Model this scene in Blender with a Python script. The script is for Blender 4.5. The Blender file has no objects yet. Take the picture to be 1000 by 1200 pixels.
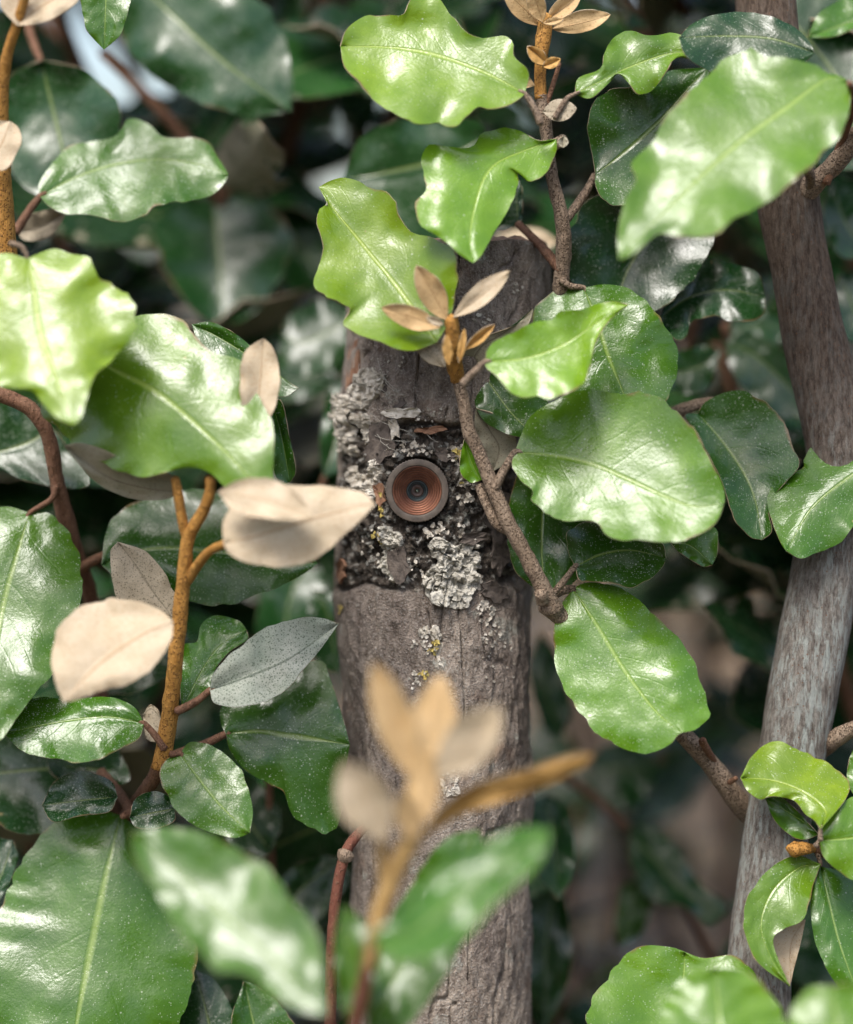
import bpy, math, random
import numpy as np
from mathutils import Vector, Matrix, Euler
random.seed(7); RNG = np.random.RandomState(11)
S = bpy.context.scene; COL = S.collection

# ------------------------------------------------------------------ camera, sky, sun, exposure
CAM_H, PITCH, D0, FW = 0.55, math.radians(5.0), 0.72, 0.26     # height, pitch down, focus distance, frame width there (m)
cam = bpy.data.objects.new('camera', bpy.data.cameras.new('camera')); COL.objects.link(cam)
cam.location = (0, -D0, CAM_H); cam.rotation_euler = (math.pi/2 - PITCH, 0, 0)
cam.data.sensor_fit = 'HORIZONTAL'; cam.data.lens = 85; cam.data.sensor_width = 85*FW/D0
cam.data.clip_start = 0.02; cam.data.clip_end = 800
cam.data.dof.use_dof = True; cam.data.dof.focus_distance = D0 - 0.002; cam.data.dof.aperture_fstop = 2.8
S.camera = cam
W = bpy.data.worlds.new('World'); S.world = W; W.use_nodes = True
nt = W.node_tree; bg = nt.nodes['Background']
sky = nt.nodes.new('ShaderNodeTexSky'); sky.sky_type = 'NISHITA'; sky.sun_disc = False
SUN_EL, SUN_AZ = math.radians(58), math.radians(205)             # azimuth clockwise from +Y: behind the camera, to its left
sky.sun_elevation = SUN_EL; sky.sun_rotation = SUN_AZ; sky.dust_density = 4.0; sky.air_density = 1.0
hs = nt.nodes.new('ShaderNodeHueSaturation'); hs.inputs['Saturation'].default_value = 0.95
nt.links.new(sky.outputs[0], hs.inputs['Color']); nt.links.new(hs.outputs[0], bg.inputs['Color'])
bg.inputs['Strength'].default_value = 0.15
sl = bpy.data.lights.new('sun', 'SUN'); sl.energy = 1.2; sl.angle = math.radians(18); sl.color = (1, 0.985, 0.965)
sun = bpy.data.objects.new('sun', sl); COL.objects.link(sun)
sd = Vector((math.sin(SUN_AZ)*math.cos(SUN_EL), math.cos(SUN_AZ)*math.cos(SUN_EL), math.sin(SUN_EL)))
sun.rotation_euler = sd.to_track_quat('Z', 'Y').to_euler(); sun.location = (0, -3, 4)
S.view_settings.view_transform = 'Standard'; S.view_settings.look = 'None'; S.view_settings.gamma = 1
S.view_settings.exposure = 1.12
S.render.engine = 'CYCLES'; S.cycles.max_bounces = 6; S.cycles.diffuse_bounces = 3; S.cycles.glossy_bounces = 3

# ------------------------------------------------------------------ geometry helpers
FWD = np.array([0, math.cos(PITCH), -math.sin(PITCH)]); UP = np.array([0, math.sin(PITCH), math.cos(PITCH)])
RT = np.array([1., 0, 0]); CAM = np.array([0, -D0, CAM_H]); MM = 0.001; PX = FW/1000*1000     # PX: mm per pixel at focus
def P(px, py, d):
    """world point seen at photo pixel (px, py), d millimetres nearer than the plane of the lens face"""
    px, py, d = np.broadcast_arrays(np.asarray(px, float), np.asarray(py, float), np.asarray(d, float))
    D = D0 - d*MM
    x = (px-500)/1000*FW*D/D0; y = (600-py)/1000*FW*D/D0
    return CAM + D[..., None]*FWD + x[..., None]*RT + y[..., None]*UP
PERM = RNG.permutation(512); VAL = RNG.rand(512)*2-1
def noise3(p):
    p = np.asarray(p, float); i = np.floor(p).astype(int); f = p-i; f = f*f*(3-2*f); r = 0
    for a in (0, 1):
        for b in (0, 1):
            for c in (0, 1):
                h = PERM[(PERM[(PERM[(i[..., 0]+a) % 512]+i[..., 1]+b) % 512]+i[..., 2]+c) % 512]
                w = (f[..., 0] if a else 1-f[..., 0])*(f[..., 1] if b else 1-f[..., 1])*(f[..., 2] if c else 1-f[..., 2])
                r = r+w*VAL[h]
    return r
def fbm(p, o=4, g=0.5):
    p = np.asarray(p, float); r = 0; a = 1
    for k in range(o): r = r+a*noise3(p*2**k+k*17.3); a *= g
    return r
def pts(s): return np.array([[float(v) for v in q.split(',')] for q in s.split()])
def curve(p, n, dense=24):
    p = np.asarray(p, float)
    if len(p) == 2: return p[0]+(p[1]-p[0])*np.linspace(0, 1, n)[:, None]
    q = np.vstack([2*p[0]-p[1], p, 2*p[-1]-p[-2]]); out = []
    for i in range(1, len(q)-2):
        t = np.linspace(0, 1, dense, endpoint=False)[:, None]
        a, b, c, d = q[i-1:i+3]
        out.append(0.5*(2*b+(c-a)*t+(2*a-5*b+4*c-d)*t*t+(3*b-a-3*c+d)*t**3))
    out = np.vstack(out+[q[-2][None]])
    s = np.r_[0, np.cumsum(np.linalg.norm(np.diff(out[:, :2], axis=0), axis=1))]; u = np.linspace(0, s[-1], n)
    return np.stack([np.interp(u, s, out[:, k]) for k in range(p.shape[1])], 1)
def new_mesh(name, v, f, mats, fmat=None, uv=None, smooth=True):
    me = bpy.data.meshes.new(name); me.from_pydata(np.asarray(v).tolist(), [], [list(map(int, x)) for x in f])
    for m in mats: me.materials.append(m)
    if fmat is not None: me.polygons.foreach_set('material_index', np.asarray(fmat, dtype=np.int32))
    if uv is not None:
        l = me.uv_layers.new(name='UVMap'); idx = np.empty(len(me.loops), dtype=np.int32); me.loops.foreach_get('vertex_index', idx)
        l.data.foreach_set('uv', np.asarray(uv, dtype=np.float32)[idx].ravel())
    me.polygons.foreach_set('use_smooth', [smooth]*len(me.polygons)); me.update()
    return me
def ob(name, me, parent=None, loc=(0, 0, 0)):
    o = bpy.data.objects.new(name, me); COL.objects.link(o); o.parent = parent; o.location = loc
    return o
def wob(name, v, f, mats, parent, **kw):
    """mesh object from world-space vertices, with its origin on its first vertex"""
    v = np.asarray(v, float); o0 = v[0].copy()
    base = np.array(parent_world(parent)) if parent else np.zeros(3)
    return ob(name, new_mesh(name, v-o0, f, mats, **kw), parent, tuple(o0-base))
def parent_world(p):
    w = Vector((0, 0, 0))
    while p: w += p.location; p = p.parent
    return w
def thing(name, label, cat, loc, group=None):
    o = ob(name, None, None, tuple(loc)); o.empty_display_size = 0.01; o['label'] = label; o['category'] = cat
    if group: o['group'] = group
    return o
def grid_faces(n, m, off=0, close=False):
    f = []
    for i in range(n-1):
        for j in range(m if close else m-1):
            k = (j+1) % m
            f.append((off+i*m+j, off+i*m+k, off+(i+1)*m+k, off+(i+1)*m+j))
    return f

# ------------------------------------------------------------------ materials
class N:
    def __init__(s, name):
        s.m = bpy.data.materials.new(name); s.m.use_nodes = True; s.t = s.m.node_tree; s.b = s.t.nodes['Principled BSDF']
        s.co = s.n('ShaderNodeTexCoord').outputs
    def n(s, t, **kw):
        x = s.t.nodes.new(t)
        for k, v in kw.items(): setattr(x, k, v)
        return x
    def set(s, x, **kw):
        for k, v in kw.items():
            i = x.inputs[k] if isinstance(k, str) else x.inputs[k]
            if hasattr(v, 'is_output'): s.t.links.new(v, i)
            else: i.default_value = v
        return x
    def inp(s, i, v):
        if hasattr(v, 'is_output'): s.t.links.new(v, i)
        else: i.default_value = v
    def noise(s, vec, scale, detail=4, rough=0.55, dist=0):
        x = s.n('ShaderNodeTexNoise'); s.set(x, Vector=vec, Scale=scale, Detail=detail, Roughness=rough, Distortion=dist); return x.outputs['Fac']
    def math(s, op, a, b=0, c=0, clamp=False):
        x = s.n('ShaderNodeMath', operation=op, use_clamp=clamp)
        for i, v in enumerate((a, b, c)): s.inp(x.inputs[i], v)
        return x.outputs[0]
    def ramp(s, f, a, b, lo=0., hi=1.):
        x = s.n('ShaderNodeMapRange'); s.set(x, Value=f)
        for k, v in zip(('From Min', 'From Max', 'To Min', 'To Max'), (a, b, lo, hi)): s.inp(x.inputs[k], v)
        return x.outputs[0]
    def mix(s, f, a, b, mode='MIX'):
        x = s.n('ShaderNodeMix', data_type='RGBA', blend_type=mode)
        s.inp(x.inputs[0], f)
        for i, v in ((6, a), (7, b)): s.inp(x.inputs[i], v if hasattr(v, 'is_output') else (*v, 1) if len(v) == 3 else v)
        return x.outputs[2]
    def scale(s, vec, sc):
        x = s.n('ShaderNodeMapping'); s.set(x, Vector=vec, Scale=sc); return x.outputs[0]
    def bump(s, h, strength, dist, normal=None):
        x = s.n('ShaderNodeBump'); s.set(x, Height=h, Strength=strength, Distance=dist)
        if normal is not None: s.t.links.new(normal, x.inputs['Normal'])
        return x.outputs[0]
    def out(s, col=None, rough=None, normal=None, **kw):
        if col is not None: s.inp(s.b.inputs['Base Color'], col if hasattr(col, 'is_output') else (*col, 1))
        if rough is not None: s.inp(s.b.inputs['Roughness'], rough)
        if normal is not None: s.t.links.new(normal, s.b.inputs['Normal'])
        for k, v in kw.items(): s.inp(s.b.inputs[k.replace('_', ' ')], v)
        return s.m
def dots(M, vec, scale, thr, rad):
    """scattered scale-dots: one in each voronoi cell whose random value passes thr"""
    v = M.n('ShaderNodeTexVoronoi'); M.set(v, Vector=vec, Scale=scale)
    sp = M.n('ShaderNodeSeparateColor'); M.t.links.new(v.outputs['Color'], sp.inputs[0])
    return M.math('MULTIPLY', M.math('LESS_THAN', sp.outputs[0], thr), M.ramp(v.outputs['Distance'], M.math('MULTIPLY', rad, 1.0), M.math('MULTIPLY', rad, 0.45)), clamp=True)
def leaf_top():
    M = N('leaf_upper_skin'); o = M.co['Object']; uv = M.co['UV']
    oi = M.n('ShaderNodeObjectInfo'); base = oi.outputs['Color']
    at = M.n('ShaderNodeAttribute', attribute_type='OBJECT', attribute_name='scales')
    sx = M.n('ShaderNodeSeparateXYZ'); M.t.links.new(uv, sx.inputs[0]); u, v = sx.outputs[0], sx.outputs[1]
    au = M.math('ABSOLUTE', M.math('SUBTRACT', u, 0.5))
    n1 = M.noise(o, 55, 3); n2 = M.noise(o, 260, 4)
    c = M.mix(M.ramp(n1, 0.3, 0.72), M.mix(1, base, (0.66, 0.74, 0.7), 'MULTIPLY'), M.mix(1, base, (1.35, 1.22, 1.1), 'MULTIPLY'))
    c = M.mix(M.ramp(n2, 0.35, 0.75, 0, 0.45), c, M.mix(1, base, (0.72, 0.8, 0.7), 'MULTIPLY'))
    wob_ = M.math('MULTIPLY', M.math('SUBTRACT', M.noise(o, 70, 2), 0.5), 0.35)
    ph = M.math('ADD', M.math('SUBTRACT', M.math('MULTIPLY', v, 8.0), M.math('MULTIPLY', au, 5.5)), wob_)
    side = M.math('ABSOLUTE', M.math('SUBTRACT', M.math('FRACT', ph), 0.5))
    vein = M.math('MULTIPLY', M.ramp(side, 0.07, 0.0), M.ramp(au, 0.48, 0.2), clamp=True)
    rib = M.ramp(au, M.ramp(v, 0, 1, 0.026, 0.010), 0.004)
    c = M.mix(M.math('MULTIPLY', vein, 0.09), c, M.mix(1, base, (1.6, 1.5, 1.5), 'MULTIPLY'))
    ribc = M.mix(0.45, M.mix(1, base, (1.9, 1.7, 1.7), 'MULTIPLY'), (0.30, 0.34, 0.10))
    c = M.mix(M.math('MULTIPLY', rib, 0.75), c, ribc)
    d1 = dots(M, o, 820, M.math('MULTIPLY', at.outputs['Fac'], 0.34), 0.28)
    d2 = dots(M, o, 1900, M.math('MULTIPLY', at.outputs['Fac'], 0.75), 0.36)
    dd = M.math('MULTIPLY', M.math('MAXIMUM', M.math('MULTIPLY', d1, 0.8), M.math('MULTIPLY', d2, 0.7)), M.ramp(M.noise(o, 75, 3), 0.34, 0.6, 0.15, 1))
    c = M.mix(M.math('MULTIPLY', dd, 0.8), c, (0.48, 0.52, 0.42))
    blem = M.ramp(M.noise(o, 210, 2, 0.5), 0.775, 0.80)                    # a few pale-brown scars
    c = M.mix(M.math('MULTIPLY', blem, 0.6), c, (0.35, 0.26, 0.12))
    scar = M.math('MULTIPLY', M.ramp(au, M.ramp(M.noise(o, 240, 3), 0.3, 0.7, 0.49, 0.455), 0.497), M.ramp(M.noise(o, 48, 3), 0.53, 0.6))
    c = M.mix(M.math('MULTIPLY', scar, 0.85), c, (0.16, 0.09, 0.04))
    r = M.math('ADD', M.ramp(M.noise(o, 110, 6, 0.7), 0.3, 0.7, 0.16, 0.33), M.math('MULTIPLY', dd, 0.3))
    h = M.math('ADD', M.math('MULTIPLY', vein, -0.10), M.math('ADD', M.math('MULTIPLY', M.noise(o, 420, 3), 0.42), M.math('MULTIPLY', M.noise(o, 1300, 2), 0.25)))
    h = M.math('SUBTRACT', h, M.math('MULTIPLY', rib, 0.5))
    return M.out(c, r, M.bump(h, 0.55, 0.0005), IOR=1.5, Specular_IOR_Level=0.45)
def leaf_under(name, a, b, dot, dens, speck):
    M = N(name); o = M.co['Object']; uv = M.co['UV']
    sx = M.n('ShaderNodeSeparateXYZ'); M.t.links.new(uv, sx.inputs[0])
    au = M.math('ABSOLUTE', M.math('SUBTRACT', sx.outputs[0], 0.5))
    c = M.mix(M.ramp(M.noise(o, 90, 4), 0.3, 0.7), a, b)
    d = dots(M, o, 1300, dens, 0.42); c = M.mix(M.math('MULTIPLY', d, speck), c, dot)
    d2 = dots(M, M.scale(o, (1, 1, 1.01)), 2600, dens, 0.45); c = M.mix(M.math('MULTIPLY', d2, speck*0.7), c, dot)
    rib = M.ramp(au, 0.022, 0.008); c = M.mix(M.math('MULTIPLY', rib, 0.5), c, dot)
    h = M.math('ADD', M.noise(o, 900, 3), M.math('MULTIPLY', rib, 0.8))
    return M.out(c, 0.62, M.bump(h, 0.5, 0.0004), Specular_IOR_Level=0.3)
TOP = leaf_top()
UND = {'cream': leaf_under('leaf_cream_underside', (0.40, 0.32, 0.205), (0.50, 0.415, 0.295), (0.33, 0.20, 0.09), 0.5, 0.6),
       'tan': leaf_under('leaf_tan_underside', (0.42, 0.275, 0.12), (0.52, 0.37, 0.19), (0.25, 0.12, 0.04), 0.4, 0.6),
       'gold': leaf_under('leaf_golden_underside', (0.42, 0.23, 0.06), (0.52, 0.32, 0.11), (0.22, 0.10, 0.03), 0.4, 0.5),
       'silver': leaf_under('leaf_silver_underside', (0.30, 0.25, 0.17), (0.40, 0.345, 0.25), (0.12, 0.10, 0.06), 0.75, 0.8),
       'grey': leaf_under('leaf_grey_scaly_face', (0.20, 0.235, 0.185), (0.34, 0.355, 0.295), (0.06, 0.085, 0.05), 0.9, 0.85),
       'olive': leaf_under('leaf_olive_underside', (0.20, 0.20, 0.13), (0.33, 0.30, 0.22), (0.13, 0.09, 0.05), 0.5, 0.6)}
def rim_mat():
    M = N('leaf_dry_rim'); return M.out(M.mix(M.noise(M.co['Object'], 500, 2), (0.42, 0.36, 0.25), (0.32, 0.22, 0.13)), 0.6)
RIM = rim_mat()
def stem_mat(name, a, b, spot, sden=0.5, fib=1.0, bs=0.6):
    M = N(name); o = M.co['Object']
    c = M.mix(M.ramp(M.noise(M.scale(o, (1, 1, 0.35*fib)), 260, 5, 0.6), 0.3, 0.7), a, b)
    d = dots(M, o, 1750, sden, 0.5); c = M.mix(M.math('MULTIPLY', d, 0.68), c, spot)
    d3 = dots(M, M.scale(o, (1, 1, 0.8)), 1700, sden*0.5, 0.4); c = M.mix(M.math('MULTIPLY', d3, 0.6), c, [min(1, q*1.7) for q in b])
    c = M.mix(M.ramp(M.noise(o, 60, 3), 0.55, 0.75, 0, 0.45), c, [x*0.45 for x in a])
    h = M.math('ADD', M.noise(M.scale(o, (1, 1, 0.3)), 500, 5, 0.6), M.math('MULTIPLY', d, 0.35))
    return M.out(c, 0.68, M.bump(h, 1.0, 0.0015), Specular_IOR_Level=0.25)
ST = {'pale': stem_mat('pale_golden_stem', (0.44, 0.27, 0.09), (0.56, 0.37, 0.15), (0.30, 0.16, 0.05)), 'gold': stem_mat('young_golden_stem', (0.36, 0.17, 0.035), (0.46, 0.24, 0.06), (0.17, 0.07, 0.02)),
      'twig': stem_mat('scaly_brown_twig', (0.18, 0.128, 0.085), (0.29, 0.22, 0.155), (0.075, 0.045, 0.025), 0.8),
      'brown': stem_mat('dark_brown_twig', (0.13, 0.06, 0.035), (0.22, 0.12, 0.07), (0.30, 0.18, 0.10), 0.4),
      'red': stem_mat('reddish_twig', (0.105, 0.036, 0.022), (0.17, 0.066, 0.04), (0.30, 0.19, 0.12), 0.25)}
def bark_stem_mat():
    M = N('grey_brown_stem_bark'); o = M.co['Object']
    fv = M.scale(o, (1, 1, 0.28)); f = M.noise(fv, 800, 8, 0.75); g = M.noise(o, 38, 4)
    sz = M.n('ShaderNodeSeparateXYZ'); M.t.links.new(o, sz.inputs[0])
    z = M.math('ADD', sz.outputs[2], M.math('MULTIPLY', M.math('SUBTRACT', g, 0.5), 0.09))
    old = M.ramp(z, -0.135, -0.20)                                       # the lower stem is weathered pale, the upper still brown
    c = M.mix(M.ramp(f, 0.38, 0.62), M.mix(old, (0.085, 0.058, 0.040), (0.14, 0.115, 0.095)), M.mix(old, (0.25, 0.185, 0.135), (0.42, 0.385, 0.33)))
    st = M.ramp(M.noise(M.scale(o, (1, 1, 0.2)), 560, 6, 0.72), 0.48, 0.58)
    c = M.mix(M.math('MULTIPLY', st, M.math('MULTIPLY', M.ramp(g, 0.36, 0.56), M.ramp(old, 0, 1, 0.12, 0.75))), c, (0.55, 0.60, 0.55))
    c = M.mix(M.math('MULTIPLY', dots(M, o, 700, 0.25, 0.25), 0.8), c, (0.26, 0.13, 0.07))
    h = M.math('ADD', f, M.math('MULTIPLY', M.noise(fv, 1700, 4, 0.7), 0.6))
    return M.out(c, 0.85, M.bump(h, 1.0, 0.003), Specular_IOR_Level=0.2)
ST['bark'] = bark_stem_mat()
def log_mat():
    M = N('rough_post_bark'); o = M.co['Object']
    f = M.noise(M.scale(o, (1, 1, 0.45)), 330, 8, 0.68); g = M.noise(o, 60, 4); k = M.noise(o, 1500, 4, 0.6)
    c = M.mix(M.ramp(f, 0.33, 0.68), (0.15, 0.122, 0.10), (0.45, 0.395, 0.34))
    c = M.mix(M.ramp(k, 0.53, 0.68, 0, 0.8), c, (0.50, 0.475, 0.44))
    c = M.mix(M.ramp(k, 0.42, 0.3, 0, 0.6), c, (0.06, 0.046, 0.038))
    c = M.mix(M.ramp(g, 0.60, 0.72, 0, 0.55), c, (0.20, 0.105, 0.06))
    c = M.mix(M.ramp(M.noise(M.scale(o, (1, 1, 0.5)), 45, 4, 0.6), 0.35, 0.65), M.mix(1, c, (0.72, 0.68, 0.66), 'MULTIPLY'), M.mix(1, c, (1.25, 1.22, 1.16), 'MULTIPLY'))
    a = M.n('ShaderNodeAttribute', attribute_name='decay').outputs['Fac']
    wood = M.mix(M.ramp(M.noise(o, 240, 6, 0.7), 0.38, 0.62), (0.020, 0.017, 0.014), (0.15, 0.125, 0.10))
    wood = M.mix(M.ramp(M.noise(o, 420, 3), 0.55, 0.64), wood, (0.38, 0.37, 0.33))
    c = M.mix(a, c, wood)
    li = M.math('MULTIPLY', M.ramp(M.noise(o, 95, 5, 0.6), 0.62, 0.68), M.ramp(k, 0.38, 0.5))
    c = M.mix(M.math('MULTIPLY', li, 0.55), c, (0.42, 0.44, 0.38))
    h = M.math('ADD', f, M.math('MULTIPLY', k, 0.9))
    return M.out(c, 0.88, M.bump(h, 1.0, 0.0022), Specular_IOR_Level=0.18)
LOGM = log_mat()
def simple(name, a, b, scale=200, rough=0.7, bs=0.4, dist=0.0006, **kw):
    M = N(name); o = M.co['Object']; n = M.noise(o, scale, 5, 0.6)
    return M.out(M.mix(M.ramp(n, 0.32, 0.68), a, b), rough, M.bump(n, bs, dist), **kw)
LICH = simple('pale_lichen', (0.27, 0.25, 0.205), (0.50, 0.48, 0.415), 520, 0.85, 0.6, Specular_IOR_Level=0.2)
LICHB = simple('brown_grey_lichen', (0.27, 0.235, 0.18), (0.60, 0.565, 0.49), 380, 0.85, 0.6, Specular_IOR_Level=0.2)
YEL = simple('yellow_lichen', (0.34, 0.24, 0.05), (0.50, 0.42, 0.14), 500, 0.85)
FLAKE = simple('dark_bark_flake', (0.05, 0.042, 0.037), (0.14, 0.115, 0.095), 420, 0.85, 0.9, 0.001, Specular_IOR_Level=0.2)
RUST = simple('rusty_bark_strip', (0.15, 0.07, 0.04), (0.27, 0.16, 0.10), 300, 0.85, 0.8, 0.001, Specular_IOR_Level=0.2)
CUT = simple('sawn_wood', (0.17, 0.09, 0.055), (0.30, 0.20, 0.13), 260, 0.85, 0.7, 0.001)

# ------------------------------------------------------------------ leaves and stems
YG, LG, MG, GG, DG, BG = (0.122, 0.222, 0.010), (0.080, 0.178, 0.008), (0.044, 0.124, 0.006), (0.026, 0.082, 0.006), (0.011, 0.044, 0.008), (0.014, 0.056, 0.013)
def shell(G, thick, under, flip):
    """closed thin leaf from an (n, m, 3) grid of points: upper skin, underside and rim"""
    n, m = G.shape[:2]
    du = np.gradient(G, axis=1); dv = np.gradient(G, axis=0); nr = np.cross(du, dv)
    l = np.linalg.norm(nr, axis=2, keepdims=True); nr = nr/np.maximum(l, 1e-12)
    nr[0] = nr[1]; nr[-1] = nr[-2]
    if flip: nr = -nr
    A = (G+nr*thick/2).reshape(-1, 3); B = (G-nr*thick/2).reshape(-1, 3); k = n*m
    fa = grid_faces(n, m); fa = [x[::-1] for x in fa] if flip else fa
    fb = [tuple(q+k for q in x[::-1]) for x in fa]
    ring = [i*m for i in range(n)]+[(n-1)*m+j for j in range(1, m)]+[i*m+m-1 for i in range(n-2, -1, -1)]+[j for j in range(m-2, 0, -1)]
    nr_ = len(ring); v = np.vstack([A, B, A[ring], B[ring]]); fr = []
    for q in range(nr_):
        a, b = 2*k+q, 2*k+(q+1) % nr_
        fr.append((a, b, b+nr_, a+nr_) if not flip else (b, a, a+nr_, b+nr_))
    f = fa+fb+fr; fm = [0]*len(fa)+[1]*len(fb)+[2]*len(fr)
    t = np.linspace(0, 1, n); s = np.linspace(0, 1, m)
    uv = np.stack(np.meshgrid(s, t), -1).reshape(-1, 2); uv = np.vstack([uv, uv, uv[ring], uv[ring]])
    return v, f, fm, uv
cnt = [0]
def leaf(sh, mid, A, B, d=0., k=0.35, kx=0., cup=0.15, wave=0.5, wf=3., col=MG, under='olive', face='top', sc=0.35, pet=None, pm='twig', pr=3.5,
         n=56, h=8, th=0.28, bend=0., lab=None, lump=1., crimp=1.):
    """a leaf whose outline and midrib are given in photo pixels; d = mm in front of the lens face, k / kx = how far it leans back per mm of
    height / width, cup = how far its edges rise towards the viewer, bend = curl along its length"""
    cnt[0] += 1; sd_ = cnt[0]*7.13
    mid = pts(mid); A = pts(A); B = pts(B)
    m_ = curve(mid, n); a_ = curve(np.vstack([mid[:1], A, mid[-1:]]), n); b_ = curve(np.vstack([mid[:1], B, mid[-1:]]), n)
    cx, cy = (m_.mean(0)+a_.mean(0)+b_.mean(0))/3
    cols = []; t = np.linspace(0, 1, n)
    for side, e in ((-1, a_), (1, b_)):
        w = np.linalg.norm(e-m_, axis=1)*PX
        js = range(h, 0, -1) if side < 0 else range(0, h+1)
        for j in js:
            s = (j/h)**0.9
            cr = fbm(np.stack([t*len(t)*0+np.cumsum(np.r_[0, np.linalg.norm(np.diff(e, axis=0), axis=1)])*PX/3.4, t*0+side*5, t*0+sd_], 1), 2)*np.sin(math.pi*t)**.4
            q = m_+(e-m_)*(s*(1+0.045*cr*s**3))[:, None]
            dep = d+k*(q[:, 1]-cy)*PX+kx*(q[:, 0]-cx)*PX+cup*w*s**1.7+bend*4*(t-0.5)**2*6
            dep = dep+wave*1.5*s*s*np.sin(2*math.pi*(wf*t+side*0.23+sd_))*np.sin(math.pi*t)**0.5
            dep = dep+0.95*fbm(np.stack([q[:, 0]*PX/9, q[:, 1]*PX/9, t*0+sd_], 1), 2)*min(1, s*2)
            dep = dep+0.5*cr*s**4*crimp+0.16*crimp*(0.4+noise3(np.stack([t*3, t*0+s, t*0+sd_], 1)))*np.cos(2*math.pi*(7*t-2.2*s*.5+.25*side+sd_))*math.sin(math.pi*s)*np.sin(math.pi*t)
            dep = dep+2.6*noise3(np.stack([q[:, 0]*PX/17, q[:, 1]*PX/17, t*0+sd_+3.3], 1))*min(1, .25+s*1.2)*lump
            if j == 0: dep = dep-0.25
            cols.append(P(q[:, 0], q[:, 1], dep))
    G = np.stack(cols, 1)
    nr = np.cross(G[n//2, h+1]-G[n//2, h-1], G[n//2+1, h]-G[n//2-1, h])
    to_cam = np.dot(nr, CAM-G[n//2, h]) > 0
    flip = (not to_cam) if face == 'top' else to_cam
    v, f, fm, uv = shell(G, th*MM, under, flip)
    o = wob('leaf', v, f, [TOP, UND[under], RIM], sh, fmat=fm, uv=uv)
    o.color = (*[c*random.uniform(0.92, 1.08) for c in col], 1); o['scales'] = float(sc)
    if lab: o['label'] = lab
    if pet is not None:
        p = pts(pet); b0 = m_[0]; db = d+k*(b0[1]-cy)*PX+kx*(b0[0]-cx)*PX+bend*6
        b1 = m_[2]
        q = [[b1[0], b1[1], db-0.3, pr*0.55], [b0[0], b0[1], db-0.2, pr*0.8]]
        for i, r in enumerate(p): q.append([r[0], r[1], r[2] if len(r) > 2 else db, pr*(0.9+0.25*(i+1)/len(p))])
        tube(o, q, pm, 'petiole', 8, 10)
    return o
def tube(par, p, mat, name='stem', seg=14, per=9, rough=0.06, knots=()):
    """bent tapering round stem through (px, py, d, radius px)"""
    p = np.asarray(p, float); n = max(6, (len(p)-1)*per+1)
    c = curve(p, n) if len(p) > 2 else p[0]+(p[1]-p[0])*np.linspace(0, 1, n)[:, None]
    X = P(c[:, 0], c[:, 1], c[:, 2]); R = c[:, 3]*PX*MM*(D0-c[:, 2]*MM)/D0
    return tube_w(par, X, R, mat, name, seg, rough)
def tube_w(par, X, R, mat, name='stem', seg=14, rough=0.06):
    n = len(X); T = np.gradient(X, axis=0); T /= np.linalg.norm(T, axis=1, keepdims=True)
    ref = np.array([0.13, -0.95, 0.2]); U = np.cross(T, ref); bad = np.linalg.norm(U, axis=1) < 0.2
    U[bad] = np.cross(T[bad], [1, 0, 0.1]); U /= np.linalg.norm(U, axis=1, keepdims=True); V = np.cross(T, U)
    th = np.linspace(0, 2*math.pi, seg, endpoint=False)
    ring = X[:, None]+(U[:, None]*np.cos(th)[None, :, None]+V[:, None]*np.sin(th)[None, :, None])*R[:, None, None]
    nz = fbm(ring/(R.mean()*1.6)+3.1, 3)
    ring = X[:, None]+(ring-X[:, None])*(1+rough*nz[..., None])
    v = np.vstack([ring.reshape(-1, 3), X[0]-T[0]*R[0]*0.3, X[-1]+T[-1]*R[-1]*0.6]); f = grid_faces(n, seg, 0, True)
    a = n*seg
    f += [(a, (j+1) % seg, j) for j in range(seg)]+[(a+1, (n-1)*seg+j, (n-1)*seg+(j+1) % seg) for j in range(seg)]
    return wob(name, v, f, [ST[mat] if isinstance(mat, str) else mat], par)
def small(sh, base, tip, w, d, dt=0., **kw):
    """simple lens-shaped young leaf between two pixels; w = greatest width in px"""
    b = np.array(base, float); t = np.array(tip, float); ax = t-b; pn = np.array([-ax[1], ax[0]])/np.linalg.norm(ax)
    f = lambda s: ' '.join('%.1f,%.1f' % tuple(b+ax*u+pn*s*w/2*q) for u, q in ((0.12, .42), (0.3, .85), (0.52, 1), (0.75, .78), (0.92, .36)))
    m = ' '.join('%.1f,%.1f' % tuple(b+ax*u+pn*w*0.05*math.sin(math.pi*u)) for u in (0, .3, .6, 1))
    L2 = np.dot(ax, ax)*PX
    kw.setdefault('k', 0.); kk = dt*ax[1]/L2; kxx = dt*ax[0]/L2
    kw['k'] += kk; kw['kx'] = kw.get('kx', 0)+kxx; kw.setdefault('wave', 0.15); kw.setdefault('n', 18); kw.setdefault('h', 4)
    return leaf(sh, m, f(-1), f(1), d=d, **kw)

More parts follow.
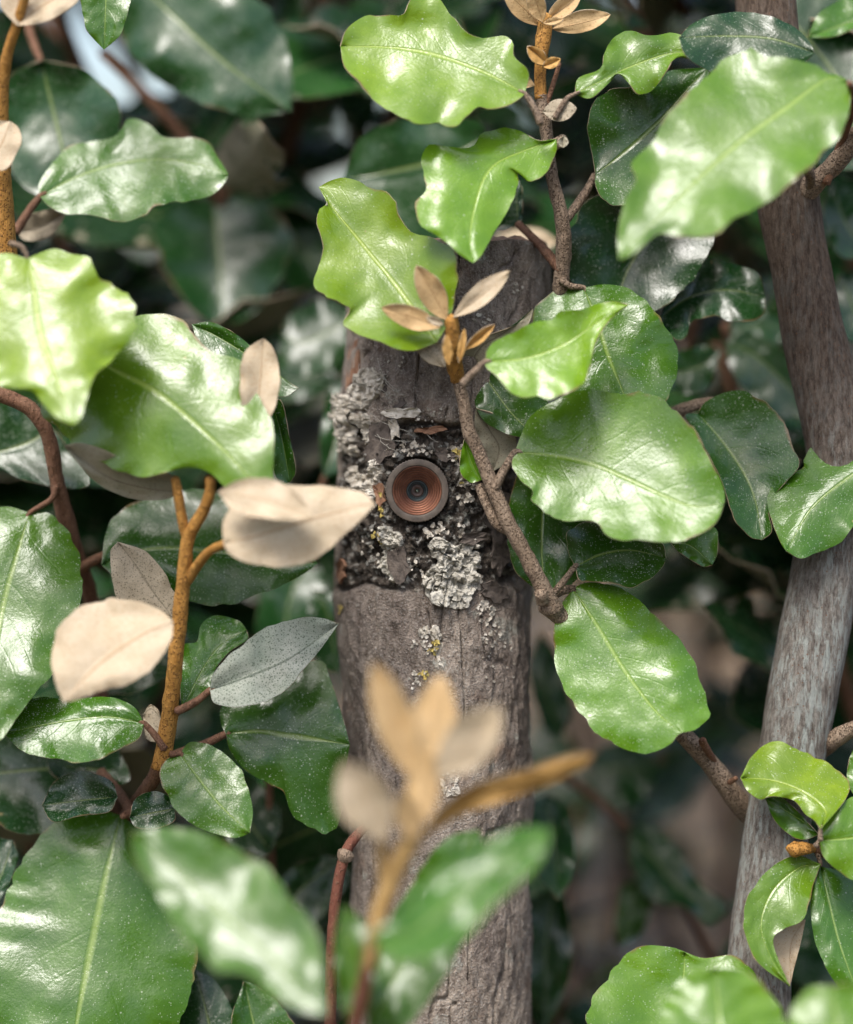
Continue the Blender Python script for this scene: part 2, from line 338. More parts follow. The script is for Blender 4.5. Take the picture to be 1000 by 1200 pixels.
# ================================================================== the setting
GM = N('soil_and_litter'); o_ = GM.co['Object']
c_ = GM.mix(GM.ramp(GM.noise(o_, 9, 8, 0.7), 0.38, 0.62), (0.045, 0.030, 0.018), (0.15, 0.105, 0.065))
c_ = GM.mix(GM.ramp(GM.noise(o_, 1.6, 4), 0.5, 0.65), c_, (0.06, 0.075, 0.03))
GM.out(c_, 0.9, GM.bump(GM.noise(o_, 40, 6, 0.7), 1, 0.02))
g = np.array([[-300, -300, 0], [300, -300, 0], [300, 300, 0], [-300, 300, 0]], float)
gr = np.concatenate([np.linspace(-300, -6, 7), np.linspace(-5, 5, 61), np.linspace(6, 300, 7)])
gx, gy = np.meshgrid(gr, gr); gz = 0.03*fbm(np.stack([gx*1.3, gy*1.3, gx*0], -1), 4)*np.exp(-((gx/8)**2+(gy/8)**2))
gnd = ob('ground', new_mesh('ground', np.stack([gx, gy, gz-0.02], -1).reshape(-1, 3), grid_faces(75, 75), [GM.m])); gnd['kind'] = 'structure'

# ================================================================== generic leaves for the thicket behind
def generic_leaf(seed, L=0.075, wr=0.46, n=13, h=3, under='olive', low=False):
    r = random.Random(seed); t = np.linspace(0, 1, n); w = L*wr/2*np.sin(math.pi*t**0.85)**0.72; w[0] = w[-1] = 0
    ph, fq, am, cu, be, sk = r.uniform(0, 6), r.uniform(2, 3.4), r.uniform(.03, .075)*L, r.uniform(-.1, .35), r.uniform(-.25, .12), r.uniform(-.05, .05)
    cols = []
    for j in range(-h, h+1):
        s = abs(j)/h; sg = 1 if j > 0 else -1
        y = sg*s*w*(1+0.09*np.sin(fq*6.28*t+ph+sg))+sk*L*np.sin(math.pi*t)
        z = cu*s**1.6*w+be*L*t*t+am*s*s*np.sin(fq*6.28*t+ph+sg)*np.sin(math.pi*t)-(0.0003 if j == 0 else 0)
        cols.append(np.stack([t*L, y, z], 1))
    G = np.stack(cols, 1); v, f, fm, uv = shell(G, 0.0004, under, True)
    return new_mesh('leaf', v, f, [TOP, UND[under], RIM], fm, uv)
GEN = [generic_leaf(i, random.uniform(.062, .09), random.uniform(.40, .56)) for i in range(9)]
def frame(dirv, nrm):
    x = Vector(dirv).normalized(); z = Vector(nrm); z = (z-x*z.dot(x)).normalized(); y = z.cross(x)
    return Matrix((x, y, z)).transposed()
def project(w):
    D = np.asarray(w)-CAM; t = np.dot(D, FWD); return 500+np.dot(D, RT)/t*D0/FW*1000, 600-np.dot(D, UP)/t*D0/FW*1000
gap_on = [True]
def gap(w):
    x, y = project(w)
    return gap_on[0] and ((660 < x < 880 and 640 < y < 1140) or (100 < x < 190 and 255 < y < 340) or (20 < x < 230 and 0 < y < 165) or (335 < x < 432 and 112 < y < 208))
def thicket_shoot(p0, p1, bow, nl, label, group, seed, col=BG, r0=0.0035, face=(0, -0.75, 0.75), mat='brown', sc=0.25, size=1.0):
    r = random.Random(seed); p0 = np.array(p0, float); p1 = np.array(p1, float); b = np.array(bow, float)
    t = np.linspace(0, 1, 16)[:, None]; X = p0+(p1-p0)*t+b*np.sin(math.pi*t)
    root = thing('leafy_shoot', label, 'shoot', p0, group)
    tube_w(root, X, np.linspace(r0, r0*0.45, 16), mat, 'stem', 8)
    ang = r.uniform(0, 6.28)
    for i in range(nl):
        u = 0.12+0.88*(i+0.5)/nl; q = X[int(u*15)]; ang += 2.2+r.uniform(-.5, .5)
        ax = (X[-1]-X[0])/np.linalg.norm(X[-1]-X[0])
        side = np.array([math.cos(ang), 0.55*math.sin(ang), 0]); dv = side+ax*r.uniform(.1, .7)+np.array([0, -.15, r.uniform(-.55, .15)])
        nv = np.array(face)+np.array([r.gauss(0, .4), r.gauss(0, .4), r.gauss(0, .4)])
        if gap(q+dv/np.linalg.norm(dv)*0.035): continue
        o = ob('leaf', r.choice(GEN), root, tuple(q+side*0.004-p0)); M = frame(dv, nv).to_4x4()
        o.rotation_euler = M.to_euler(); s = size*r.uniform(.75, 1.15); o.scale = (s, s, s)
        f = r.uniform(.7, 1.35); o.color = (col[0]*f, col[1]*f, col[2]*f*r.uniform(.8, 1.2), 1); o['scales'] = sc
    return root

# ================================================================== the wooden post
LX, LY = 489, 575                                                    # centre of the lens on the post
def l_cx(y): return np.interp(y, [290, 400, 500, 600, 700, 800, 1000, 1200, 2600], [526, 524, 514, 509, 508, 513, 517, 518, 520])
def l_r(y): return np.interp(y, [290, 400, 500, 600, 700, 800, 1000, 1200, 2600], [112, 112, 115, 116, 113, 108, 104.5, 103, 110])
AX = -31.0; QS = (D0-AX*MM)/D0*PX
def l_disp(th, y):
    x = l_cx(y)+l_r(y)*np.sin(th); a = th*30; b = y*PX
    q = np.stack([a/3.2, b/7.0, th*0+1.7], -1)
    dsp = 0.55*fbm(q, 5, 0.55)+0.24*fbm(np.stack([a/1.1, b/1.9, th*0+9], -1), 3, 0.6)-1.3*np.exp(-(noise3(np.stack([a/5.5, b/24, th*0+13], -1))/0.055)**2)*(noise3(np.stack([a/9, b/15, th*0+31], -1)) > 0)+1.1*fbm(np.stack([a/16, b/22, th*0+4], -1), 2)
    y1 = 499+7*noise3(np.stack([x/22, x*0, x*0+3.3], -1)); y2 = 685+8*noise3(np.stack([x/25, x*0, x*0+8.1], -1))
    sm = lambda e: 1/(1+np.exp(-np.clip(e, -40, 40)))
    front = (np.cos(th) > 0.05)
    mask = sm((y-y1)/1.6)*sm((y2-y)/3.5)*sm((606+14*noise3(np.stack([y/20, y*0, y*0+5], -1))-x)/4)*front
    dsp = dsp+1.4*sm((y1-y)/1.6)+0.3*sm((y-y2)/2)
    dsp = dsp-mask*(2.0-1.9*fbm(np.stack([a/2.6, b/2.4, th*0+6], -1), 4, 0.6))
    dsp = dsp-3.2*np.exp(-((y-y1-2)/2.6)**2)*sm((x-470)/5)*front-2.6*np.exp(-((y-y2)/2.4)**2)*sm((474-x)/6)*front
    dsp = dsp-1.6*np.exp(-((x-600-8*noise3(np.stack([y/30, y*0, y*0+2], -1)))/3.0)**2)*sm((y1-y)/4)*0.8*front
    hole = sm((36-np.hypot(x-LX, y-LY))/0.7)*front
    return dsp*(1-hole)-15*hole, mask*(1-hole)
def l_pos(th, y, extra=0.):
    dsp, mk = l_disp(th, y); R = (l_r(y)*QS+dsp+extra)*MM
    return P(l_cx(y), y, AX)+R[..., None]*(np.sin(th)[..., None]*RT-np.cos(th)[..., None]*FWD), mk
def l_px(px, y, extra=0.):
    px = np.asarray(px, float); y = np.asarray(y, float)
    th = np.arcsin(np.clip((px-l_cx(y))/l_r(y), -0.995, 0.995)); return l_pos(th, y, extra)[0], th
tf = np.radians(np.linspace(-104, 104, 350)); tb = np.radians(np.linspace(104, 256, 40)[1:-1])
TH = np.r_[tf, tb]; YY = np.r_[np.linspace(297, 1250, 600), np.linspace(1260, 2560, 40)]
tg, yg = np.meshgrid(TH, YY)
yg = yg+np.where(yg < 310, (310-yg)/13*(5*noise3(np.stack([np.cos(tg)*3, np.sin(tg)*3, tg*0], -1))-6*np.sin(tg)), 0)
XP, MK = l_pos(tg, yg)
post = thing('wooden_post', 'thick sawn-off bark-covered post crusted with lichen, holding a round lens', 'post', XP[-1].mean(0))
bark = wob('bark', XP.reshape(-1, 3), grid_faces(len(YY), len(TH), 0, True), [LOGM], post)
at = bark.data.attributes.new('decay', 'FLOAT', 'POINT'); at.data.foreach_set('value', MK.astype(np.float32).ravel())
rim = XP[0]; cen = rim.mean(0); vv = []; 
for q, dz in ((1.0, 0.0), (0.93, 0.0012), (0.6, 0.0003), (0.3, -0.0004), (0.02, 0)):
    rr = cen+(rim-cen)*q; vv.append(rr+UP*dz+UP[None]*0.0009*noise3(rr*400)[:, None]*(q < 0.95))
vv = np.array(vv); wob('cut_top', vv.reshape(-1, 3), grid_faces(5, len(TH), 0, True), [CUT], post)
def plate(name, px, py, w, h, rot, mat, lift=1.0, th=1.0, seed=0, curl=1.0, par=None, n=15):
    r = np.random.RandomState(seed+int(px)); a = np.linspace(0, 2*math.pi, n, endpoint=False)
    rad = 1+0.26*r.randn(n).clip(-1, 1); vs = []
    for sc, up, jit in ((0.0, 0, 0), (0.5, 0.1, 0.3), (1.0, curl, 0.7)):
        for i in range(n if sc else 1):
            e = np.array([math.cos(a[i])*w/2*rad[i]*sc, math.sin(a[i])*h/2*rad[i]*sc])
            x = px+e[0]*math.cos(rot)-e[1]*math.sin(rot); y = py+e[0]*math.sin(rot)+e[1]*math.cos(rot)
            vs.append((x, y, lift+up*max(0, r.randn()*0.5+0.4)*1.0+r.rand()*jit*0.4))
    vs = np.array(vs); ny = np.clip(vs[:, 1], 300, 1240)
    base, thh = l_px(vs[:, 0], ny)
    # lift from a smoothed bark surface so that plates lie on it as stiff pieces
    R0 = (l_r(ny)*QS)*MM; nrm = np.sin(thh)[:, None]*RT-np.cos(thh)[:, None]*FWD; c0 = P(l_cx(ny), ny, AX)
    top = c0+nrm*(R0+vs[:, 2]*MM)[:, None]; bot = c0+nrm*(R0+(vs[:, 2]-th)*MM)[:, None]
    k = len(vs); f = []
    for off, s in ((0, 1), (k, -1)):
        for i in range(n):
            j = (i+1) % n; q = [(off, off+1+j, off+1+i), (off+1+i, off+1+j, off+1+n+j, off+1+n+i)]
            f += [x[::s] for x in q]
    f += [(1+n+i, 1+n+(i+1) % n, k+1+n+(i+1) % n, k+1+n+i) for i in range(n)]
    return wob(name, np.vstack([top, bot]), f, [mat], par or post, smooth=False)
for i, (x, y, w, h, ro, m, l) in enumerate([(449, 520, 30, 46, 0.25, FLAKE, 0.6), (470, 657, 22, 44, -0.15, FLAKE, 0.8), (583, 603, 34, 58, 0.15, FLAKE, -0.1),
        (505, 508, 32, 9, -0.05, RUST, -0.3), (560, 512, 26, 10, 0.1, FLAKE, 0.2), (447, 580, 11, 30, -0.1, RUST, 0.0), (418, 425, 15, 64, 0.05, RUST, 0.6),
        (552, 630, 30, 14, -0.2, FLAKE, 0.1), (520, 536, 26, 13, 0.3, FLAKE, -0.4), (585, 650, 26, 40, 0.3, FLAKE, -0.2), (465, 470, 34, 24, 0.2, FLAKE, 1.5), (402, 668, 10, 24, 0, RUST, 0.3),
        (575, 690, 30, 22, 0.4, FLAKE, 0.3)]):
    plate('bark_flake', x, y, w, h, ro, m, l, 1.0, i, 0.7)
for i, (x, y, w, h, ro, m, l) in enumerate([(472, 489, 38, 13, -0.05, LICHB, 1.9), (466, 505, 10, 26, -0.1, LICHB, 1.2)]): plate('lichen_plate', x, y, w, h, ro, m, l, 0.6, i, 1.2)
def lobes(name, patches, mat, seed, lab=None):
    r = np.random.RandomState(seed); V = []; F = []
    for (cx, cy, rx, ry, n, s0, s1, lf) in patches:
        for _ in range(n):
            a = r.rand()*6.28; q = math.sqrt(r.rand()); px = cx+rx*q*math.cos(a); py = cy+ry*q*math.sin(a)
            if math.hypot(px-LX, py-LY) < 39.5: continue
            p, th = l_px(px, py); th = float(th); p = np.asarray(p)
            nr = math.sin(th)*RT-math.cos(th)*FWD; tx = math.cos(th)*RT+math.sin(th)*FWD; ty = UP
            tilt = r.randn(2)*0.24; nr = nr+tx*tilt[0]+ty*tilt[1]; nr /= np.linalg.norm(nr); tx = tx-nr*np.dot(tx, nr); tx /= np.linalg.norm(tx); ty = np.cross(nr, tx)
            s = r.uniform(s0, s1)*PX*MM; K = 12; ph = np.linspace(0, 6.283, K, endpoint=False); R = 0.78+0.3*np.sin(ph*r.randint(2, 5)+r.rand()*6)*r.rand()+0.2*r.randn(K).clip(-1.2, 1.2)
            ru = 0.22*np.sin(ph*r.randint(2, 5)+r.rand()*6)+0.14*r.randn(K); o = len(V)
            c = p+nr*(lf*r.rand()*MM+0.0002); V.append(c+nr*s*0.05)
            for qq, zf, zr in ((0.5, 0.05, 0.25), (0.86, 0.10, 0.8), (1.0, 0.22, 1.0), (0.82, 0.04, 0.8)):
                for i in range(K): V.append(c+(tx*math.cos(ph[i])+ty*math.sin(ph[i]))*R[i]*qq*s+nr*s*(zf+ru[i]*zr)-(nr*0.00035 if qq == 0.82 else 0))
            F += [(o, o+1+(i), o+1+(i+1) % K) for i in range(K)]
            for L in range(3): F += [(o+1+L*K+i, o+1+(L+1)*K+i, o+1+(L+1)*K+(i+1) % K, o+1+L*K+(i+1) % K) for i in range(K)]
    ob_ = wob(name, np.array(V), F, [mat], post); ob_['kind'] = 'stuff'
    if lab: ob_['label'] = lab
    return ob_
lobes('lichen', [(398, 590, 8, 30, 10, 3, 6, 1.2), (400, 490, 12, 40, 26, 3, 6, 2.6), (440, 640, 20, 20, 16, 1.5, 3.5, .8), (480, 668, 18, 20, 20, 1.5, 3.5, 1.), (560, 668, 10, 30, 12, 2, 5, 1.2)], LICHB, 5, 'loose curled lichen scraps at the edges of the crust')
lobes('lichen', [(535, 540, 16, 16, 26, 2, 5, .8), (545, 575, 10, 18, 20, 2, 5, .8), (520, 620, 24, 10, 20, 2, 5, .6), (480, 530, 26, 8, 26, 2, 4.5, .6), (505, 490, 40, 8, 26, 1.2, 3, .6), (500, 735, 8, 6, 10, 2, 4, .3),
    (505, 745, 12, 16, 22, 1.5, 3.5, .3), (486, 748, 4, 4, 6, 1.5, 3, .3), (492, 790, 14, 12, 18, 1.5, 3, .3), (572, 740, 12, 16, 22, 1.5, 3.2, .3), (566, 712, 14, 12, 16, 2, 4, .3), (580, 770, 20, 30, 16, 1, 2, .2),
    (525, 905, 9, 16, 16, 1.5, 3, .3), (455, 437, 30, 16, 18, 1, 2.2, .4), (600, 345, 8, 8, 7, 2, 3.4, .3), (555, 300, 12, 10, 8, 2, 3, .3), (560, 385, 10, 12, 10, 1.5, 3, .3)], LICHB, 13, 'small crumbs of lichen dotted over the bark')
lobes('lichen', [(508, 752, 6, 9, 14, 2, 3.5, .4), (497, 783, 8, 6, 9, 1.6, 3, .4), (537, 535, 7, 6, 10, 2, 4, .6), (543, 560, 4, 12, 10, 2, 3.6, .6), (444, 628, 5, 7, 7, 2, 3.4, .6), (402, 712, 3, 8, 6, 1.5, 2.5, .3), (448, 592, 4, 14, 10, 2, 4, .6)], YEL, 21, 'bright yellow lichen specks')
def crust(px, py, rx, ry, cell, height, mat, seed, thr=0., lab=None, res=0.6):
    """a foliose lichen sheet grown on the bark: overlapping plates, each with its own tilt, raised lip and ragged edge"""
    r = np.random.RandomState(seed); thc = float(np.arcsin(np.clip((px-l_cx(py))/l_r(py), -.98, .98))); R0 = float(l_r(py))
    n, m = int(2*rx/res), int(2*ry/res); u, v = np.meshgrid(np.linspace(-rx, rx, n), np.linspace(-ry, ry, m))
    q = np.stack([u/cell*1.1, v/cell*1.1, u*0+seed*1.7], -1); wu = u+cell*.42*fbm(q, 3); wv = v+cell*.42*fbm(q+40, 3)
    k = int(4*rx*ry/cell**2*1.15); sx, sy = r.uniform(-rx, rx, k), r.uniform(-ry, ry, k)
    D = np.hypot(wu[..., None]-sx, wv[..., None]-sy); i1 = D.argmin(-1); f1 = D.min(-1); D.sort(-1); e = (D[..., 1]-f1)/cell
    off = r.rand(k)*.75; tu, tv = r.randn(k)*.035, r.randn(k)*.035
    h = .25+off[i1]+tu[i1]*(wu-sx[i1])+tv[i1]*(wv-sy[i1])+.28*np.exp(-(e/.10)**2)*(.3+off[i1])-.9*np.exp(-(e/.035)**2)+.12*fbm(q*4, 3)
    edge = 1-np.hypot(u/rx, v/ry)+.35*fbm(np.stack([u/cell*.7, v/cell*.7, u*0+9+seed], -1), 3)
    X, Y = px+u, py+v; th = thc+u/R0; Y = np.clip(Y, 300, 1240)
    xx = l_cx(Y)+l_r(Y)*np.sin(th)
    ok = (edge > .12) & (noise3(np.stack([u/cell*.5, v/cell*.5, u*0+3*seed], -1)) > thr) & ((np.hypot(xx-LX, Y-LY) > 39.5) | (np.cos(th) < 0)) & (e > .012)
    W_ = l_pos(th, Y, np.where(ok, np.maximum(h*height, .08), -.4))[0].reshape(-1, 3)
    F = [f for f in grid_faces(m, n) if sum(ok.ravel()[list(f)]) >= 1]
    used = np.unique(np.array(F)); mp = -np.ones(n*m, int); mp[used] = np.arange(len(used))
    o = wob('lichen_crust', W_[used], [[mp[q] for q in f] for f in F], [mat], post)
    o['kind'] = 'stuff'
    if lab: o['label'] = lab
crust(531, 674, 42, 46, 15, 2.4, LICH, 2, -.9, 'pale grey ruffled lichen rosette under the lens')
crust(430, 530, 40, 62, 9, 2.0, LICHB, 5, -.15, 'crumbly brown grey lichen down the side of the post')
crust(430, 462, 36, 26, 10, 2.2, LICHB, 9, -.25)
crust(404, 500, 34, 40, 10, 2.6, LICHB, 12, -.3)
crust(462, 648, 34, 32, 7, 1.5, LICH, 14, .02)
crust(500, 752, 20, 26, 9, .7, LICHB, 17, .1)
crust(575, 730, 24, 30, 8, .7, LICHB, 19, .12)
crust(545, 545, 20, 26, 7, 1.2, LICHB, 23, .05)
crust(527, 905, 12, 20, 6, .7, LICHB, 25, .05)
def strands(seed):                                                    # cobweb and bark fibres
    r = random.Random(seed)
    for i in range(9):
        x, y = r.uniform(410, 500), r.uniform(420, 520); a = r.uniform(-1.2, 1.2)+math.pi/2*(r.random() < .3); L = r.uniform(20, 55)
        xs = np.linspace(0, 1, 8); q = [(x+math.cos(a)*L*t, y+math.sin(a)*L*t+4*math.sin(3*t), 0) for t in xs]
        X = np.array([l_px(np.clip(p[0], 400, 620), p[1], 1.6+1.2*math.sin(t*3.1))[0] for p, t in zip(q, xs)])
        tube_w(post, X, np.full(8, 0.00009), LICH, 'fibre', 4, 0)
strands(4)

# ================================================================== the lens hidden in the post
lens = thing('camera_lens', 'small round dark brown lens with ridged rusty cone set into the post', 'lens', P(LX, LY, -4))
def lathe(name, prof, mat, seg=96, par=lens, knurl=None, smooth=True):
    c = P(LX, LY, 0.); prof = np.array(prof, float); a = np.linspace(0, 2*math.pi, seg, endpoint=False); v = []
    for i, (r, d) in enumerate(prof):
        rr = r+(knurl[i]*(np.arange(seg) % 2) if knurl else 0*a)
        v.append(c-FWD*d*MM+(np.cos(a)[:, None]*RT+np.sin(a)[:, None]*UP)*(rr*MM)[:, None] if hasattr(rr, 'shape') else 0)
    v = np.array(v); return wob(name, v.reshape(-1, 3), grid_faces(len(prof), seg, 0, True), [mat], par, smooth=smooth)
RING = simple('worn_dark_ring', (0.040, 0.031, 0.023), (0.100, 0.078, 0.058), 420, 0.6, 0.3, 0.0004)
CONE = simple('rusty_copper_cone', (0.13, 0.05, 0.028), (0.27, 0.12, 0.07), 300, 0.32, 0.35, 0.0003, Metallic=0.6)
TEAL = simple('dark_teal_ring', (0.035, 0.055, 0.058), (0.07, 0.095, 0.095), 300, 0.35, 0.2, 0.0002, Metallic=0.3)
IRIS = simple('brown_iris', (0.06, 0.035, 0.026), (0.10, 0.06, 0.045), 400, 0.4, 0.2, 0.0002)
GLASS = simple('coated_glass', (0.03, 0.05, 0.035), (0.04, 0.06, 0.045), 300, 0.04, 0, 0.0001, Specular_IOR_Level=1.0, Coat_Weight=1.0, Coat_Roughness=0.02)
GLINT = simple('glint_mirror_metal', (0.45, 0.62, 0.5), (0.5, 0.66, 0.55), 300, 0.05, 0, 0.0001, Metallic=1.0)  # mirror metal for the glint at the lens centre
lathe('outer_ring', [(9.45, -9), (9.45, .8), (9.4, .98), (9.28, 1.02), (8.6, 1.06), (7.8, 1.08), (7.62, 1.0), (7.5, .3)], RING, 120, knurl=[.36, .36, .3, .1, 0, 0, 0, 0])
pf = []; r_, d_ = 7.5, .35
for i in range(6): pf += [(r_, d_), (r_-.05, d_+.16), (r_-.20, d_+.18), (r_-.30, d_-.05), (r_-.52, d_-.12), (r_-.66, d_-1.15)]; r_ -= .70; d_ -= 1.2
lathe('baffle_cone', pf, CONE, 128, smooth=False)
lathe('inner_ring', [(r_+.1, d_+.1), (3.1, d_+.35), (2.9, d_+.45), (2.7, d_+.3), (2.62, d_-.3), (2.5, d_-.9)], TEAL, 72)
lathe('inner_tube', [(2.5, d_-.9), (2.45, d_-.5), (2.25, d_-.45), (2.1, d_-.6), (2.05, d_-1.6)], TEAL, 72)
lathe('iris', [(2.05, d_-1.5), (1.9, d_-1.15), (1.5, d_-1.1), (.85, d_-1.2), (.7, d_-1.5)], IRIS, 64)
lathe('glass', [(.72, d_-1.45), (.6, d_-1.2), (.4, d_-1.05), (.2, d_-.98), (.004, d_-.96)], GLASS, 40)
c_ = P(LX+0.5, LY+2, 0)
gl = lathe('glint_mirror', [(.3, d_-1.0), (.26, d_-.85), (.18, d_-.74), (.09, d_-.69), (.004, d_-.68)], GLINT, 24)  # tiny added mirror standing in for a glint on the glass
for v_ in gl.data.vertices: v_.co -= Vector(FWD)*(-(v_.co.z+0.0)*0.5)  # tilt the mirror upwards so it reflects the sky

# ================================================================== upper twig beside the post top
T = thing('leafy_twig', 'upright brown twig with golden bud tip rising above the sawn post top', 'twig', P(658, 345, -6))
tube(T, [(657, 380, -12, 9.5), (658, 330, -6, 9.5), (661, 295, -3, 9), (659, 258, 0, 8.5), (649, 215, 2, 7.5), (643, 175, 3, 7), (639, 145, 3, 8), (634, 112, 3, 7)], 'twig', rough=0.12)
tube(T, [(634, 116, 3, 7.2), (633, 88, 3, 7), (635, 60, 4, 8), (638, 36, 4, 9), (640, 18, 4, 7)], 'gold', rough=0.1)
tube(T, [(660, 262, -1, 6), (672, 246, -3, 5.5), (686, 226, -5, 5), (698, 205, -6, 4.5)], 'twig', 'side_stem')
tube(T, [(658, 318, -4, 6), (644, 300, -7, 6), (628, 282, -12, 5), (607, 262, -17, 4.5)], 'brown', 'side_stem')
leaf(T, '615,110 577,89 525,68 465,56 399,54', '620,84 602,66 601,52 591,42 567,44 546,38 530,18 518,0 500,-5 481,0 474,15 463,18 430,19 407,33', '609,116 595,124 574,128 560,125 546,138 532,147 504,145 469,136 448,124 430,108 417,92 403,76',
     d=12, k=0.42, cup=0.12, wave=0.9, wf=3.4, col=YG, under='olive', sc=.1, pet='625,124 634,145', pr=4)
leaf(T, '652,163 616,176 584,190 567,211 556,246 551,280 555,308', '630,164 612,154 591,150 567,156 553,173 525,172 504,169 497,182 495,206 500,224 486,241 490,261 507,273 527,287 540,299', '652,177 641,201 621,213 614,203 607,203 607,217 595,245 581,269 570,290 563,301',
     d=16, k=0.4, kx=-.15, cup=-.12, wave=0.7, wf=3, col=YG, sc=.1, pet='660,160 662,166 645,176', pr=3)
small(T, (660, 159), (660, 173), 13, 11, face='under', under='olive')
leaf(T, '674,110 700,97 740,78 790,62 838,70', '678,92 704,80 708,62 720,44 740,36 760,42 792,39 816,50', '692,115 712,99 724,86 736,96 748,110 764,106 780,86 792,68 816,70', d=6, k=.45, cup=-.1, wave=1.2, wf=3.5, col=LG, sc=.2, pet='664,116 650,138', pr=3, bend=.2)
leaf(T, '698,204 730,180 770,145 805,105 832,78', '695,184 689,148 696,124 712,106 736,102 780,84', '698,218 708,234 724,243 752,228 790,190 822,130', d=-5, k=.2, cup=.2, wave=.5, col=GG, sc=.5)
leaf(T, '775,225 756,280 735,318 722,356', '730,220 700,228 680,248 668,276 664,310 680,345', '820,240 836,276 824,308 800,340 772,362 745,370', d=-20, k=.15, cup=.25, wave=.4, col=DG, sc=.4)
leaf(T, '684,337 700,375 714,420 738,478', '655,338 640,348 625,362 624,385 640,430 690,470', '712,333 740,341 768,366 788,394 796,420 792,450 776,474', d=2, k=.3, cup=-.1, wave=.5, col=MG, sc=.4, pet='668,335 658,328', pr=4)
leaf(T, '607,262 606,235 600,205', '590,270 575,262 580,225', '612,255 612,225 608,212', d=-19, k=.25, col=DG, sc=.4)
for b, t, w, dd, dt, u in [((634, 30), (590, -12), 26, 6, 6, 'tan'), ((646, 34), (716, 17), 26, 6, 4, 'tan'), ((640, 24), (682, -8), 22, 2, 0, 'tan'), ((636, 26), (622, -14), 22, 9, 5, 'tan'), ((637, 27), (661, 22), 9, 11, 2, 'tan'),
                           ((627, 100), (596, 89), 17, 9, 4, 'tan'), ((642, 76), (618, 54), 17, 8, 2, 'gold'), ((636, 78), (657, 69), 14, 8, 2, 'gold')]:
    small(T, b, t, w, dd, dt, face='under', under=u, cup=.3)
small(T, (636, 131), (676, 127), 27, 10, 4, face='under', under='silver', cup=-.1, k=.3)
tube(T, [(640, 125, 3, 3), (648, 100, 4, 3), (656, 74, 5, 2.5)], 'brown', 'side_stem')

# ================================================================== twig arching across the post, with the big round leaves
T = thing('leafy_twig', 'scaly brown twig arching in front of the post with broad glossy leaves and golden bud', 'twig', P(870, 945, -14))
tube(T, [(885, 962, -20, 12), (862, 935, -13, 12.5), (832, 895, -9, 11.5), (800, 860, -5, 10), (765, 825, -6, 9.5), (715, 775, -6, 9.5), (670, 735, -2, 10), (640, 708, 3, 12)], 'twig', rough=.08)
tube(T, [(650, 716, 2, 12), (637, 690, 5, 10), (616, 650, 7, 9.5), (595, 611, 8, 9), (577, 569, 8, 8.5), (560, 527, 8, 8), (550, 505, 8, 8.6), (543, 470, 8, 7), (535, 440, 8, 7.5)], 'twig', rough=.1)
tube(T, [(600, 625, 5, 5), (583, 613, 5, 7), (571, 592, 5, 6), (561, 568, 4, 5.5)], 'twig', 'side_stem')
tube(T, [(636, 706, 6, 8), (633, 694, 8, 7.5)], 'twig', 'cut_stub', rough=.2)
tube(T, [(536, 445, 8, 8), (533, 425, 12, 10), (531, 400, 17, 9.5), (529, 372, 20, 8)], 'gold', rough=.15)
tube(T, [(838, 893, -8, 3.6), (824, 870, 1, 5), (826, 868, 3, 3.2)], 'brown', 'bud', 10)
tube(T, [(855, 917, -6, 3.4), (863, 912, -3, 3)], 'brown', 'bud', 10)
for b, t, w, dd, dt, u, kk in [((524, 376), (488, 311), 31, 13, 6, 'tan', .1), ((531, 372), (598, 317), 25, 14, 6, 'cream', .1), ((516, 384), (447, 360), 27, 15, 6, 'tan', .2), ((522, 430), (486, 390), 27, 8, 0, 'silver', 0),
                               ((545, 410), (580, 380), 13, 10, 2, 'gold', 0), ((520, 380), (500, 372), 10, 18, 2, 'cream', 0), ((526, 428), (523, 392), 12, 16, 2, 'gold', 0), ((538, 425), (545, 385), 9, 15, 2, 'gold', 0)]:
    small(T, b, t, w, dd+10, dt, face='under', under=u, cup=.3, k=kk)
leaf(T, '512,402 476,350 435,298 395,250 374,219', '525,380 534,345 536,312 530,294 515,284 498,276 480,270 470,255 462,236 450,224 437,220 420,212 403,208 388,211', '483,411 455,405 425,393 402,380 410,361 386,350 366,335 372,315 379,287 371,262 375,244 384,240',
     d=10, k=.32, kx=.1, cup=.28, wave=1.1, wf=3.2, col=YG, sc=.1, bend=.2)
leaf(T, '569,424 615,420 660,404 700,378 737,357', '571,410 582,399 610,385 628,377 648,375 656,366 680,363 700,356 720,353', '570,431 582,441 595,457 612,466 630,464 647,467 665,460 682,450 692,430 697,405 712,378', d=24, k=.35, cup=.15, wave=.8, col=YG, sc=.15, pet='556,436 542,450', pr=4.2)
leaf(T, '604,530 648,534 692,543 732,560 784,584 816,594 849,590', '610,512 624,486 656,467 692,456 728,462 756,460 784,476 816,508 832,536 848,572', '600,546 611,563 625,575 623,588 644,604 668,612 696,610 716,628 748,634 792,635 824,624 841,610',
     d=17, k=.40, kx=.16, lump=.6, cup=.15, wave=.9, wf=2.4, col=LG, sc=.25, pet='592,549 580,572', pr=5)
leaf(T, '672,690 700,733 735,790 770,835 799,859', '656,712 650,735 649,760 655,788 672,824 700,858 730,877 760,882 785,873 794,862', '688,683 724,688 760,714 792,744 812,772 821,800 831,832 828,844 815,855', d=9, k=.36, kx=.12, lump=.7, cup=-.14, wave=.4, col=LG, sc=.35, pet='655,694 640,706', pr=5.5)
leaf(T, '674,664 705,650 740,645 781,654', '665,642 668,620 700,612 745,620 775,635', '682,681 712,682 740,688 760,680 776,666', d=2, k=.25, cup=.1, col=GG, sc=.6, pet='660,682 645,700', pr=4)
leaf(T, '786,636 810,640 835,662', '800,622 825,614 840,622 841,648', '795,646 812,657 825,664', d=4, k=.2, cup=.1, col=MG, sc=.2, n=20, h=4)
